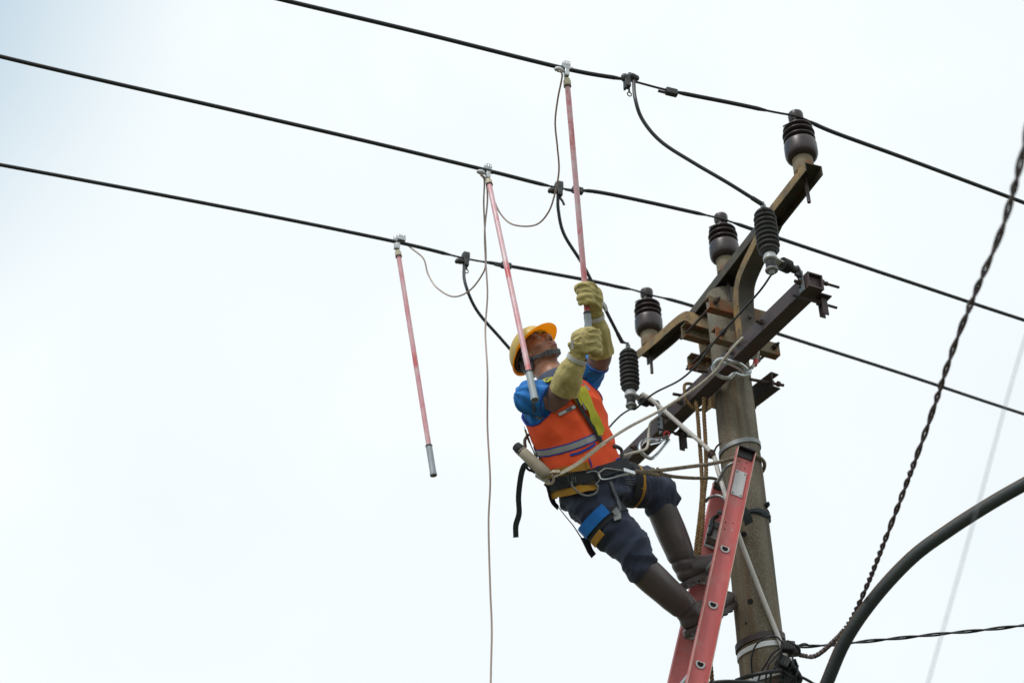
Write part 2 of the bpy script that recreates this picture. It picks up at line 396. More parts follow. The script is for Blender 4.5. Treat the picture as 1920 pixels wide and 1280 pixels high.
def band(H, h, th, m_, tilt=(0, 0), name='pole_band', seg=48):
    mb = MB(); rr = []
    for j in range(seg):
        a = 2*pi*j/seg; d = Vector((cos(a), sin(a), 0)); dz = tilt[0]*d.x+tilt[1]*d.y
        r0 = prad(H)+.002; c = POLE+Z*(ZC+H+dz)
        rr.append([c+d*r0-Z*h/2, c+d*(r0+th)-Z*h/2, c+d*(r0+th)+Z*h/2, c+d*r0+Z*h/2])
    mb.rings(rr, False, True); return mb.build(name, m_, pole)
band(3.325, .022, .004, M['galv'], (.02, 0))
band(2.385, .028, .007, M['black_steel'], (.02, .0))
band(2.345, .022, .003, M['plate'], (.02, .0))
band(2.22, .022, .004, M['plate'], (.03, .01)); band(2.185, .02, .004, M['rod'], (.03, .01))
# mounting channels (web + two flanges), one pair high and one pair lower
def chan_prof(w, h, t):   # open towards -up ; w wide (side), h deep (down)
    return [(-w/2, 0), (w/2, 0), (w/2, -h), (w/2-t, -h), (w/2-t, -t), (-w/2+t, -t), (-w/2+t, -h), (-w/2, -h)]
def channel(a, b, w, h, t, openv, name, m_, par=None, n=1, **k):
    mb = MB(); mb.sweep(chan_prof(w, h, t), [Vector(a).lerp(Vector(b), i/n) for i in range(n+1)], -Vector(openv))
    return mb.build(name, m_, par, smooth=False, bevel=.0012, **k)
for H, fl, fr, bl, br in ((4.02, -.185, .165, -.17, .16), (3.845, -.165, .185, -.15, .18)):
    channel(PL(.150, fl, H), PL(.150, fr, H), .068, .045, .006, -NN, 'mounting_channel', M['rusty'], pole)
    channel(PL(-.145, bl, H+.01), PL(-.145, br, H+.01), .075, .045, .006, NN, 'mounting_channel', M['rusty'], pole)
    for u_ in (fl+.03, fr-.035):
        mb = MB(); mb.cyl(PL(-.19, u_*.95, H+.01), PL(.195, u_, H), .0065, 8)
        for n_ in (.153, .168, -.148): hexnut(mb, PL(n_, u_, H), NN*(1 if n_ > 0 else -1), .014, .01)
        mb.build('threaded_rod', M['rod'], pole)
# bracket that clamps the lower crossarm, right side of the pole
channel(PL(-.20, .125, 3.70), PL(.10, .155, 3.70), .085, .045, .006, U, 'mounting_channel', M['black_steel'], pole)
mb = MB(); mb.cyl(PL(.075, -.24, 3.66), PL(.075, .235, 3.70), .0075, 8); hexnut(mb, PL(.075, .20, 3.70), U, .015, .012); hexnut(mb, PL(.075, .165, 3.698), U, .015, .01)
mb.build('threaded_rod', M['rod'], pole)
mb = MB(); mb.cyl(PL(-.15, -.24, 3.66), PL(-.15, .22, 3.70), .0075, 8); hexnut(mb, PL(-.15, .19, 3.70), U, .015, .012)
mb.build('threaded_rod', M['rod'], pole)

# ================================================================== UPPER CROSSARM AND BENT BRACKETS
def head_at(px, py): return PH(px, py, 4.645)
IA, IB, IC = head_at(1491, 213), head_at(1351, 404), head_at(1212, 544)
IH = .376; HARM = IA.z-IH
armd = (IA-IB).normalized()
a0 = Vector((IA.x, IA.y, HARM))+armd*.075; a1 = Vector((IB.x, IB.y, HARM))-armd*.36
arm = thing('upper_crossarm', a1, 'ochre weathered steel channel crossarm carrying the two nearer brown insulators', 'crossarm')
mb = MB(); fr3 = frames([a0.lerp(a1, i/10) for i in range(11)], False, Z); rr = []
for p, t, x, y in fr3: rr.append([p+x*a+Z*b for a, b in chan_prof(.088, .052, .006)])
mb.rings(rr); 
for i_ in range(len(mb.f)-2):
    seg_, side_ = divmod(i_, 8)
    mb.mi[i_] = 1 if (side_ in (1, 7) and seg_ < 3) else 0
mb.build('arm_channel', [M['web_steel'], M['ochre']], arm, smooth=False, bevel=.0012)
def bolts(par, c, axis, L_, r=.0065, name='bolt', mt='black_steel', nut=.014):
    mb = MB(); c = Vector(c); axis = Vector(axis).normalized()
    mb.cyl(c, c+axis*L_, r, 8); hexnut(mb, c+axis*.006, axis, nut, .012); return mb.build(name, M[mt], par)
# bent channel at the front, rising then leaning out under the arm
u1 = Vector((IA.x, IA.y, HARM-.056)) - armd*.30
v0 = Vector((1.112, 5.425, ZC+3.70)); 
pts = [v0, v0+Z*.18, Vector((1.110, 5.422, ZC+3.98)), Vector((1.112, 5.40, ZC+4.05)), Vector((1.122, 5.34, ZC+4.105)), u1.lerp(Vector((1.122, 5.34, ZC+4.105)), .4), u1]
def bent(pts, up, name, label):
    t_ = thing(name, pts[0], label, 'bracket', 'bent steel brackets of the upper crossarm')
    q = cat(pts, 7); mb = MB(); rr = []
    # frame: side vector fixed horizontal (perpendicular to the arm), channel opens away from `up`
    for p, t, x, y in frames(q):
        sd_ = Vector(up).normalized(); nv = t.cross(sd_).normalized()
        w, h, th = .085, .05, .006
        rr.append([p+sd_*a-nv*b for a, b in chan_prof(w, h, th)])
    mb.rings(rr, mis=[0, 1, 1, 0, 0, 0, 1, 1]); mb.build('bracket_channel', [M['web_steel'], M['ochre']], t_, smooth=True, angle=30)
    return t_
br1 = bent(pts, U, 'bent_bracket', 'ochre bent bracket on the front of the pole, rising to the upper crossarm')
cpt = Vector((IC.x, IC.y, HARM))
cd = (cpt-Vector((.905, 5.86, HARM))).normalized()
pts2 = [Vector((.985, 5.735, ZC+3.62)), Vector((.985, 5.735, ZC+3.95)), Vector((.972, 5.75, ZC+4.12)), Vector((.935, 5.80, HARM-.04)), Vector((.885, 5.875, HARM-.005)), cpt-cd*.12, cpt, cpt+cd*.085]
t_ = thing('bent_bracket', pts2[0], 'ochre bent steel bracket behind the pole, reaching left under the lowest insulator', 'bracket', 'bent steel brackets of the upper crossarm')
q = cat(pts2, 7); mb = MB(); rr = []
sdv = Vector((.86, .51, 0)).normalized()
for p, t, x, y in frames(q):
    nv = sdv.cross(t).normalized()
    rr.append([p+sdv*a+nv*b for a, b in chan_prof(.085, .05, .006)])
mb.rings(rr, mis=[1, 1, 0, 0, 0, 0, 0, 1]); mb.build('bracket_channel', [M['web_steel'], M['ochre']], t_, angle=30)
br2 = t_
for hh in (3.78, 3.93):
    bolts(br1, (1.115, 5.42, ZC+hh), NN, .02); 

# ================================================================== PIN INSULATORS
def ins_profile():
    p = [(0, .086), (.050, .086), (.060, .090), (.069, .100), (.0735, .114), (.0745, .128), (.0742, .170), (.072, .180), (.066, .187), (.057, .191), (.055, .197)]
    z = .197
    for k, r in enumerate((.0725, .0735, .0680)):
        p += [(.050, z+.002), (r-.005, z+.003), (r, z+.007), (r-.0005, z+.011), (r-.005, z+.015), (.056, z+.021), (.048, z+.025)]; z += .0325
    p += [(.042, z+.003), (.036, z+.006), (.031, z+.010), (.029, z+.018), (.029, z+.030), (.032, z+.036), (.0345, z+.042), (.035, z+.070), (.0335, z+.076), (.029, z+.079), (0, z+.080)]
    return p
def make_insulator(loc, label):
    t = thing('pin_insulator', loc, label, 'insulator', 'brown pin insulators on the upper crossarm')
    o = Vector(loc)
    MB().lathe(o, Z, ins_profile(), 40).build('porcelain_body', M['porcelain'], t, angle=60)
    MB().lathe(o, Z, [(.044, .001), (.047, .004), (.047, .084), (.045, .09), (0, .09)], 32).build('metal_base', M['rusty'], t)
    mb = MB().cyl(o+Z*.0, o-Z*.165, .0085, 10); hexnut(mb, o-Z*.02, Z, .017, .014); mb.build('stud', M['black_steel'], t)
    mb = MB()
    for a in range(3): mb.tube([o+Z*(.314+.004*a)+Vector((cos(2*pi*j/20), sin(2*pi*j/20), 0))*.027 for j in range(20)], .0035, 6, closed=True)
    mb.tube([o+Z*.318-U*.03-NN*.02, o+Z*.300-U*.055-NN*.03, o+Z*.288-U*.05-NN*.02, o+Z*.294-U*.04], .003, 6, n=4)
    mb.build('tie_wire', M['bare'], t)
    return t
ia = make_insulator((IA.x, IA.y, HARM+.001), 'brown pin insulator at the top right end of the upper crossarm')
for pt, lb in ((IB, 'brown pin insulator on the upper crossarm above the pole top, middle of the three'),
               (IC, 'brown pin insulator on the bent bracket left of the pole, lowest of the three')):
    c = copy_tree(ia); c.location = (pt.x, pt.y, HARM+.001); c['label'] = lb; ORG[c.name] = Vector(c.location)

# ================================================================== LOWER CROSSARM (square hollow bar)
lo_n, lo_f = PL(.905, -.150, 3.625), PL(-.86, -.150, 3.655)
la = thing('lower_crossarm', lo_f, 'long dark brown steel crossarm running diagonally in front of the pole', 'crossarm')
mb = MB(); w, h = .037, .038; ins = .031
rr_o = []; npt = 14
for i in range(npt+1):
    c = lo_n.lerp(lo_f, i/npt); rr_o.append([c+U*a+Z*b for a, b in ((-w, -h), (w, -h), (w, h), (-w, h))])
mb.rings(rr_o, caps=False)
for e, inn in ((lo_n, (lo_f-lo_n).normalized()), (lo_f, (lo_n-lo_f).normalized())):
    A = [e+U*a+Z*b for a, b in ((-w, -h), (w, -h), (w, h), (-w, h))]; B = [e+U*a*ins/w+Z*b*ins/h for a, b in ((-w, -h), (w, -h), (w, h), (-w, h))]
    C = [p+inn*.018 for p in B]
    mb.rings([A, B, C], caps=False); mb.add(C, [(0, 1, 2, 3)])
mb.build('square_tube', M['dark_steel'], la, smooth=False, bevel=.002)
for s_, L_ in ((.86, .15), (.55, .05), (.30, .05), (-.16, .05), (-.30, .055), (-.62, .05)):
    mb = MB(); c = PL(s_, -.195, 3.63); mb.cyl(c, c-U*.03, .0075, 8); hexnut(mb, c, -U, .015, .012); mb.build('bolt', M['rod'], la)
for s_, z_ in ((.875, .022), (.84, -.062), (-.33, -.06)):
    mb = MB(); c = PL(s_, -.11, 3.63+z_); mb.cyl(c-U*.12, c+U*.10, .006, 8); hexnut(mb, c+U*.005, U, .015, .014); hexnut(mb, c+U*.03, U, .011, .01); mb.build('clamp_bolt', M['black_steel'], la)
for s_ in (.845, -.345):
    mb = MB()
    for dn in (-.012, .012):
        c = PL(s_+dn, -.085, 3.545); mb.box(c, NN*.0025, U*.014, Z*.045)
    mb.box(PL(s_, -.085, 3.592), NN*.03, U*.03, Z*.003); mb.build('clamp_plate', M['black_steel'], la, smooth=False)

# ================================================================== SURGE ARRESTERS
def make_arrester(base, label, pedge):
    """base: bottom centre of housing; pedge: strap foot on the crossarm"""
    t = thing('surge_arrester', base, label, 'surge arrester', 'dark ribbed surge arresters on the lower crossarm')
    o = Vector(base); pr = [(0, 0), (.030, 0), (.034, .006)]
    nS = 9; z = .010
    for k in range(nS):
        big = .0485 if 0 < k < nS-1 else .044
        pr += [(.035, z), (big-.004, z+.003), (big, z+.009), (big-.002, z+.013), (big-.010, z+.018), (.036, z+.022)]; z += .0245
    pr += [(.028, z+.006), (.020, z+.012), (.014, z+.018), (0, z+.018)]
    top = z+.018
    MB().lathe(o, Z, pr, 32).build('ribbed_housing', M['polymer'], t, angle=75)
    mb = MB().lathe(o+Z*top, Z, [(.012, 0), (.012, .010), (.007, .012), (.007, .035), (.004, .038)], 12); hexnut(mb, o+Z*(top+.012), Z, .012, .009)
    mb.build('top_terminal', M['galv'], t)
    MB().lathe(o, Z, [(.024, .001), (.026, -.004), (.026, -.018), (.030, -.020), (.030, -.030), (.026, -.034), (.02, -.036)], 24).build('end_fitting', M['plate'], t)
    mb = MB().lathe(o-Z*.036, -Z, [(.022, 0), (.022, .035), (.019, .04), (.012, .042)], 20); mb.build('disconnector', M['blackplast'], t)
    mb = MB().lathe(o-Z*.078, -Z, [(.026, 0), (.028, .004), (.026, .010), (.014, .013), (.008, .026), (0, .027)], 16); hexnut(mb, o-Z*.088, -Z, .013, .010)
    mb.build('ground_terminal', M['galv'], t)
    # angled insulated bracket: arm from fitting to ribbed neck to strap
    f = Vector(pedge); side = (f-o); side.z = 0; L_ = side.length; sdn = side.normalized()
    a = o-Z*.020+sdn*.022
    c1 = a+sdn*.060+Z*.002
    mb = MB(); mb.ribbon(cat([a-sdn*.01, a+sdn*.03-Z*.004, c1], 5), [Z]*11, .036, .006)
    mb.build('bracket_arm', M['plate'], t, smooth=False)
    mb = MB(); axn = (sdn*.99+Z*.04).normalized(); pr = [(.014, 0)]
    for k in range(4): pr += [(.017, .003+k*.012), (.030, .006+k*.012), (.030, .010+k*.012), (.017, .013+k*.012)]
    pr += [(.017, .056), (.017, .085), (.012, .088)]
    mb.lathe(c1-axn*.02, axn, pr, 20); mb.build('bracket_insulator', M['polymer'], t, angle=40)
    st = c1+axn*.062+Z*.008; top_ = Vector((f.x, f.y, st.z))-sdn*.015
    pts = [st, top_, top_+sdn*.018-Z*.012, Vector((f.x, f.y, f.z+.03)), Vector((f.x, f.y, f.z-.055))]
    q = cat([st, st.lerp(top_, .6), top_, f+Z*(st.z-f.z-.028), f+Z*.01, f-Z*.085], 6)
    mb = MB(); mb.ribbon(q, [NN.cross(q[min(i+1, len(q)-1)]-q[max(0, i-1)]).normalized() for i in range(len(q))], .034, .006)
    mb.build('strap', M['galv'], t, smooth=False, bevel=.001)
    mb = MB()
    for dz in (-.015, -.04, -.068): mb.lathe(f+Z*dz-sdn*.0085, -sdn, [(.007, 0), (.007, .001)], 10)
    mb.build('slot', M['hole'], t)
    return t, o+Z*(top+.03), o-Z*.10
aA, topA, botA = make_arrester(P(1443, 477, 5.93), 'dark ribbed surge arrester at the upper right end of the lower crossarm', PL(.865, -.199, 3.665))
aB, topB, botB = make_arrester(P(1182, 733, 6.86), 'dark ribbed surge arrester between the worker and the pole', PL(-.355, -.199, 3.655))
aC, topC, botC = make_arrester(P(1085, 862, 7.05), 'dark surge arrester hidden behind the worker at the far end of the lower crossarm', PL(-.80, -.199, 3.67))

# ================================================================== CONDUCTORS
HW = 4.6
def off_ins(I): return Vector((I.x, I.y, HARM+.318))+NN*.033
def conductor(left, right, I, bare_ranges, label):
    """left/right pixel lists; bare_ranges: list of (px0,px1) thin portions"""
    t = thing('overhead_wire', off_ins(I), label, 'power line', 'black overhead conductors')
    c = off_ins(I)+Z*.004
    Lp = [PH(x, y, HW) for x, y in left]; Rp = [PH(x, y, HW) for x, y in right]
    pts = Lp+[c]+Rp
    q = resamp(cat(pts, 14), .02)
    def px(p):
        d = p.y*CP+(p.z-ZC)*SP; return 960+p.x/d*FPX
    segs = []; cur = [q[0]]; st = None
    for p in q:
        x = px(p); b = any(a <= x <= bb for a, bb in bare_ranges)
        if st is None: st = b
        if b != st:
            segs.append((st, cur)); cur = [cur[-1]]; st = b
        cur.append(p)
    segs.append((st, cur))
    for b, sgm in segs:
        if len(sgm) < 2: continue
        if b: MB().tube(sgm, .0052, 8).build('bare_strand', M['bare'], t)
        else:
            r = .0098; n = len(sgm)
            def R(tt, n=n):
                i = tt*(n-1); e = min(i, n-1-i); return r if e > 2 else r*(.62+.38*e/2)
            MB().tube(sgm, R, 10).build('insulated_cable', M['wire'], t)
    return t
wA = conductor([(-500, -265), (0, -132), (300, -57), (530, 0), (790, 62), (1060, 129), (1175, 150), (1255, 170), (1380, 195), (1440, 208), (1466, 213)], [(1560, 247), (1700, 298), (1920, 380), (2300, 522), (3000, 770)], IA, [(1172, 1268), (1440, 1522)],
               'black overhead wire crossing at the top, highest of the three lines')
wB = conductor([(-500, -22), (0, 106), (450, 210), (700, 268), (915, 320), (1045, 352), (1120, 360), (1210, 378), (1300, 398), (1322, 403)], [(1420, 433), (1500, 460), (1700, 527), (1920, 600), (2300, 722), (3000, 935)], IB, [(1035, 1095), (1326, 1377)],
               'black overhead wire through the middle insulator, second of the three lines')
wC = conductor([(-500, 220), (0, 309), (450, 394), (745, 454), (870, 484), (945, 497), (1100, 525), (1160, 538), (1186, 543)], [(1290, 571), (1460, 626), (1700, 703), (1920, 776), (2300, 896), (3000, 1105)], IC, [(845, 908), (1185, 1250)],
               'black overhead wire through the lowest insulator, lowest of the three lines')

def wire_dir(px, py):
    return (PH(px+40, py+9.5, HW)-PH(px, py, HW)).normalized()
# ---- parallel-groove connectors
def connector(px, py, label):
    c = PH(px, py, HW); w = wire_dir(px, py); s_ = w.cross(Z).normalized(); u_ = s_.cross(w)
    t = thing('wire_connector', c, label, 'connector', 'small connectors on the conductors')
    mb = MB().box(c, w*.028, s_*.013, u_*.017); mb.box(c+u_*.018-w*.012, w*.008, s_*.008, u_*.005)
    mb.build('connector_body', M['tap'], t, smooth=False, bevel=.004)
    MB().tube([c-w*.065-u_*.012, c-w*.02-u_*.012], .0065, 8).build('wire_tail', M['tap'], t)
connector(1259, 173, 'small dark connector on the top wire, right of its dark clamp')
connector(1083, 357, 'small dark connector on the middle wire, just behind the upright pink pole')
connector(949, 498, 'small dark connector on the lowest wire, by the second pink pole')

# ---- tap clamps
def tap_clamp(px, py, label, flip=False, eye=True):
    c = PH(px, py, HW); w = wire_dir(px, py); s_ = w.cross(Z).normalized(); u_ = Z
    t = thing('tap_clamp', c, label, 'clamp', 'dark tap clamps on the conductors')
    mb = MB()
    if not flip:
        for k in (-.013, 0, .013):
            mb.lathe(c+w*k-s_*.012+u_*.018, w, [(.022, -.005), (.025, -.003), (.025, .003), (.022, .005)], 16)
        mb.box(c+w*0+u_*.012, w*.017, s_*.013, u_*.026)
        mb.build('ribbed_jaw', M['tap'], t, bevel=.002)
        mb = MB(); mb.box(c-u_*.028, w*.013, s_*.014, u_*.022); mb.ell(c-u_*.026-w*.034, w*.026, s_*.016, u_*.016)
        mb.ell(c-u_*.033-w*.05, w*.012, s_*.013, u_*.011); mb.build('lower_jaw', M['tap'], t, bevel=.003)
    else:
        mb.box(c-u_*.006-w*.004, w*.014, s_*.014, u_*.035); mb.ell(c+u_*.016-w*.014, w*.018, s_*.018, u_*.022)
        mb.build('ribbed_jaw', M['tap'], t, bevel=.003)
        mb = MB(); mb.ell(c+u_*.030+w*.022, w*.030, s_*.02, u_*.018); mb.ell(c+u_*.032+w*.045, w*.012, s_*.012, u_*.015); mb.cyl(c+u_*.03+w*.012, c+u_*.052+w*.012, .009, 8)
        mb.build('lower_jaw', M['tap'], t, bevel=.002); mb = MB(); mb.box(c-u_*.040-w*.014, w*.005, s_*.012, u_*.014); mb.build('jaw_foot', M['tap'], t, bevel=.002)
    e = c-u_*.048+w*.004
    mb = MB().cyl(e, e-u_*.022, .0045, 8); cc = e-u_*.033
    if eye: mb.tube([cc+w*.0095*cos(a)+u_*.012*sin(a) for a in [2*pi*k/18 for k in range(18)]], .0028, 6, closed=True)
    else: mb.tube([e-u_*.018, e-u_*.03+w*.01, e-u_*.052+w*.018], .006, 8, n=3)
    mb.build('eye_bolt', M['tap'], t)
    return c, w
cA, wdA = tap_clamp(1177, 152, 'dark clamp on the top wire, its looping cable dropping to the right', flip=True)
cB, wdB = tap_clamp(1049, 353, 'dark ribbed clamp on the middle wire, next to the upright pink pole', eye=False)
cC, wdC = tap_clamp(874, 485, 'dark ribbed clamp with a ring under it on the lowest wire')

# ---- jumper cables
def jumper(pts, label, lug):
    t = thing('jumper_cable', pts[0], label, 'cable', 'black jumper cables to the arresters')
    q = cat(pts, 10); MB().tube(q, .0083, 10).build('cable_sheath', M['wire'], t)
    a = q[-1]; b = q[-4]; d = (a-b).normalized()
    MB().tube([a-d*.0, a+d*.045, (lug+a+d*.045)/2, lug], [.010, .0105, .006, .0045], 8).build('cable_lug', M['polymer'], t)
jumper([cA+Vector((.028, .01, .02)), P(1191, 185, 6.24), P(1205, 225, 6.2), P(1240, 266, 6.15), P(1300, 305, 6.08), P(1360, 340, 6.02), P(1410, 371, 5.98)],
       'black jumper cable curving from the top wire down to the right arrester', topA)
jumper([cB+Vector((-.008, 0, -.035)), P(1047, 395, 6.9), P(1058, 440, 6.88), P(1095, 500, 6.86), P(1130, 570, 6.84), P(1158, 625, 6.85)],
       'black jumper cable curving from the middle wire behind the raised glove', topB)
jumper([cC+Vector((-.01, 0, -.04)), P(872, 530, 7.15), P(893, 580, 7.12), P(935, 630, 7.1), P(1000, 700, 7.08), P(1060, 740, 7.08)],
       'black jumper cable from the lowest wire passing behind the yellow helmet', topC)
# ---- thin ground lead linking the arresters
MB().tube([botA, P(1425, 545, 6.0), P(1385, 590, 6.1), P(1340, 640, 6.2), P(1310, 680, 6.35), P(1275, 712, 6.5), P(1225, 738, 6.7), botB+Vector((.02, 0, -.0)), botB, P(1160, 782, 6.9), P(1130, 818, 6.98), botC], .0046, 8, n=8).build(
    'ground_lead', M['wire'], label='thin black lead strung between the ends of the arresters, across the pole', cat='cable')

# ================================================================== GROUNDING STICKS
def hot_stick(px, py, pe, d0, de, label, flip=False):
    c = PH(px, py, HW); w = wire_dir(px, py); s_ = w.cross(Z).normalized()
    e = P(pe[0], pe[1], de)
    t = thing('grounding_stick', c, label, 'hot stick', 'pink fibreglass grounding sticks clamped to the wires')
    a = c-Z*.045; ax = (e-a).normalized(); Ls = (e-a).length
    # clamp head
    mb = MB()
    if not flip:
        for k in (-.012, 0, .012): mb.lathe(c+w*k-s_*.006+Z*.022, w, [(.018, -.0045), (.021, -.0025), (.021, .0025), (.018, .0045)], 16)
        mb.box(c+Z*.016, w*.016, s_*.011, Z*.024)
        mb.box(c+Z*.002+w*.022, w*.008, s_*.012, Z*.005)
        mb.build('clamp_jaw', M['alu'], t, bevel=.002)
        mb = MB(); mb.ell(c-Z*.020-w*.036+s_*.004, w*.021, s_*.013, Z*.014); mb.ell(c-Z*.022-w*.05+s_*.004, w*.009, s_*.010, Z*.010)
        mb.cyl(c-Z*.02-w*.05, c-Z*.02-w*.008, .007, 8)
        mb.build('cable_lug', M['alu'], t)
    else:
        mb.ell(c+Z*.018-w*.012, w*.014, s_*.013, Z*.026); mb.box(c+Z*.028+w*.016, w*.022, s_*.013, Z*.016)
        mb.box(c-Z*.03-w*.012, w*.006, s_*.010, Z*.018)
        mb.build('clamp_jaw', M['alu'], t, bevel=.003)
        mb = MB()
        for k in (.004, .03): mb.ell(c+Z*.043+w*k+s_*.006, w*.008, s_*.008, Z*.007)
        mb.build('cable_lug', M['chrome'], t)
    mb = MB(); mb.box(c-Z*.028, w*.010, s_*.012, Z*.020); mb.build('clamp_body', M['alu'], t, bevel=.003)
    MB().cyl(c-Z*.045, a+ax*.022, .006, 10).build('screw', M['black_steel'], t)
    MB().lathe(a+ax*.012, ax, [(.008, 0), (.013, .002), (.013, .012), (.0165, .013), (.017, .032), (.0165, .036), (.0145, .037)], 20).build('collar', M['cream'], t)
    MB().lathe(a+ax*.049, ax, [(.0145, 0), (.017, .001), (.017, .006), (.014, .007)], 20).build('collar_ring', M['ringdark'], t)
    g0 = Ls-.165
    MB().lathe(a, ax, [(.0122, .05), (.0122, g0)], 20).build('fibreglass_tube', M['stick'], t)
    MB().lathe(a, ax, [(.0122, g0-.002), (.0145, g0), (.0150, g0+.002), (.0150, g0+.150), (.0165, g0+.153), (.0165, g0+.165), (.014, g0+.166), (.012, g0+.160), (0, g0+.158)], 22).build('grip', M['grip'], t)
    MB().lathe(a, ax, [(.0152, g0+.001), (.0166, g0+.003), (.0166, g0+.008), (.0152, g0+.010)], 22).build('grip_ring', M['blackplast'], t)
    return c, a, ax, Ls
g1 = hot_stick(1062, 129, (1107, 655), 6.25, 5.85, 'pink pole hooked on the top wire and gripped in both gloved hands')
g2 = hot_stick(915, 321, (1003, 750), 6.9, 5.76, 'pink pole hanging from the middle wire in front of the yellow helmet', )
g3 = hot_stick(746, 454, (813, 891), 7.35, 6.46, 'pink pole hanging free from the lowest wire, leftmost of the three', flip=True)
# ---- grounding cables
def gc(pts, label, r=.0042):
    MB().tube(pts, r, 8, n=10).build('grounding_cable', M['gcable'], label=label, cat='cable', group='beige grounding cables looping between the clamps')
gc([P(1049, 133, 6.235), P(1054, 143, 6.25), P(1046, 185, 6.3), P(1041, 230, 6.35), P(1045, 275, 6.4), P(1048, 320, 6.45), P(1040, 365, 6.5), P(1027, 400, 6.55), P(1003, 422, 6.62), P(962, 421, 6.7), P(938, 400, 6.78), P(922, 365, 6.85), P(909, 338, 6.89), P(902, 328, 6.88)],
   'beige cable looping from the top clamp down to the middle clamp')
gc([P(750, 445, 7.34), P(756, 452, 7.33), P(772, 466, 7.3), P(794, 485, 7.25), P(803, 515, 7.2), P(820, 540, 7.12), P(850, 556, 7.05), P(880, 545, 7.0), P(904, 515, 6.95), P(911, 490, 6.92), P(909, 430, 6.9), P(907, 380, 6.88), P(908, 338, 6.88), P(901, 328, 6.88)],
   'beige cable looping from the left clamp up to the middle clamp')
gc([P(903, 328, 6.87), P(911, 338, 6.87), P(914, 375, 6.86), P(909, 430, 6.83), P(910, 480, 6.8), P(914, 550, 6.7), P(910, 620, 6.6), P(914, 700, 6.4), P(914, 800, 6.3), P(919, 900, 6.15), P(916, 980, 6.05), P(919, 1100, 5.9), P(922, 1180, 5.8), P(920, 1290, 5.65), P(919, 1500, 5.4), Vector((-.08, 5.0, ZC-.5)), Vector((-.08, 5.0, .02))],
   'beige cable hanging from the middle clamp straight down out of the picture')

# ================================================================== LADDER
lad = thing('ladder', PL(0, -1.62, -ZC), 'red fibreglass ladder leaning against the concrete pole', 'ladder')
LN = Vector((.21, -.978, 0)).normalized()
def LR(n, s): return PL(.160, -.080-.308*s, 3.215-s)+LN*(n-.160)      # s metres below the top (vertical)
ldir = (LR(0, 0)-LR(0, 1)).normalized()
lfwd = LN.cross(ldir).normalized()                      # across the rail width
NR, FR = .160, -.148
smax = 3.215+ZC
def rail(n, sgn):
    mb = MB(); hw = .042
    # C profile: web (thin in n), flanges pointing inwards
    prof_ = [(-hw, .026), (-hw+.004, .026), (-hw+.004, 0), (hw-.004, 0), (hw-.004, .026), (hw, .026), (hw, -.004), (-hw, -.004)]
    rr = []
    for s_ in [smax*i/20 for i in range(21)]:
        c = LR(n, s_); rr.append([c+lfwd*a+LN*b*sgn for a, b in prof_])
    mb.rings(rr, mis=[1, 0, 0, 0, 1, 0, 0, 0]); return mb.build('side_rail', [M['ladder'], M['ladder_edge']], lad, smooth=False, bevel=.0008)
rail(NR, 1); rail(FR, -1)
for n, sg in ((NR, 1), (FR, -1)):
    mb = MB(); c = LR(n, .018)
    mb.box(c+LN*.003*sg, ldir*.022, lfwd*.037, LN*.0035); mb.box(c-LN*.007*sg, ldir*.020, lfwd*.0425, LN*.003); mb.box(c+ldir*.021+LN*.013*sg, ldir*.004, lfwd*.043, LN*.016); mb.box(c+ldir*.026-lfwd*.022+LN*.012*sg, ldir*.007, lfwd*.016, LN*.012)
    mb.build('end_cap', M['blackplast'], lad, smooth=False, bevel=.002)
# rungs with swaged D-shaped ends
hs = (PH(1, 1, 1), )
sp = .268; s0 = 3.215-2.706
k = 0; s_ = s0
while s_ < smax-.1:
    a, b = LR(NR, s_), LR(FR, s_)
    mb = MB()
    def dshape(r, c, ax=LN):
        out2 = []
        for j in range(20):
            an = 2*pi*j/20; x = cos(an)*r; y = max(-r*.98, min(sin(an)*r, r*.55)); out2.append(c-lfwd*x+ldir*y)
        return out2
    mb.rings([dshape(.0155, a-LN*.004), dshape(.0155, b+LN*.004)], caps=False); mb.build('rung', M['alu'], lad)
    for c, sg in ((a, 1), (b, -1)):
        mb = MB(); mb.rings([dshape(.0205, c+LN*.001*sg), dshape(.0205, c+LN*.004*sg), dshape(.0175, c+LN*.0055*sg), dshape(.0135, c+LN*.005*sg), dshape(.0125, c-LN*.004*sg)], caps=False); mb.build('rung_ferrule', M['plate'], lad, angle=60)
        mb = MB(); d_ = dshape(.0150, c+LN*.0012*sg); mb.add(d_, [tuple(range(20))]); 
        mb.build('rung_bore', M['hole'], lad)
        mb = MB(); mb.rings([dshape(.026, c-LN*.006*sg), dshape(.024, c-LN*.012*sg), dshape(.0165, c-LN*.014*sg)], caps=False); mb.build('rung_collar', M['plate'], lad)
    s_ += sp
# blank plate on the near rail
c = LR(NR, .175); 
mb = MB().box(c+LN*.0025, ldir*.068, lfwd*.026, LN*.0015); npl = mb.build('plate', M['plate'], lad, smooth=False, bevel=.001)
for a in (-1, 1):
    for b in (-1, 1): MB().ell(c+ldir*.058*a+lfwd*.018*b+LN*.004, ldir*.0045, lfwd*.0045, LN*.003, 10, 6).build('rivet', M['galv'], npl)
for s_, l_, mt in ((.055, -.014, 'hole'), (.06, .018, 'hole'), (.088, -.012, 'hole'), (.093, .020, 'plate'), (.375, -.012, 'hole'), (.385, .02, 'hole'), (.41, -.014, 'white'), (.418, .018, 'hole')):
    c = LR(NR, s_)-lfwd*l_*-1; MB().lathe(c+LN*.0005, LN, [(.0028, 0), (.0028, .001), (0, .001)], 10).build('rivet_hole', M[mt], lad)
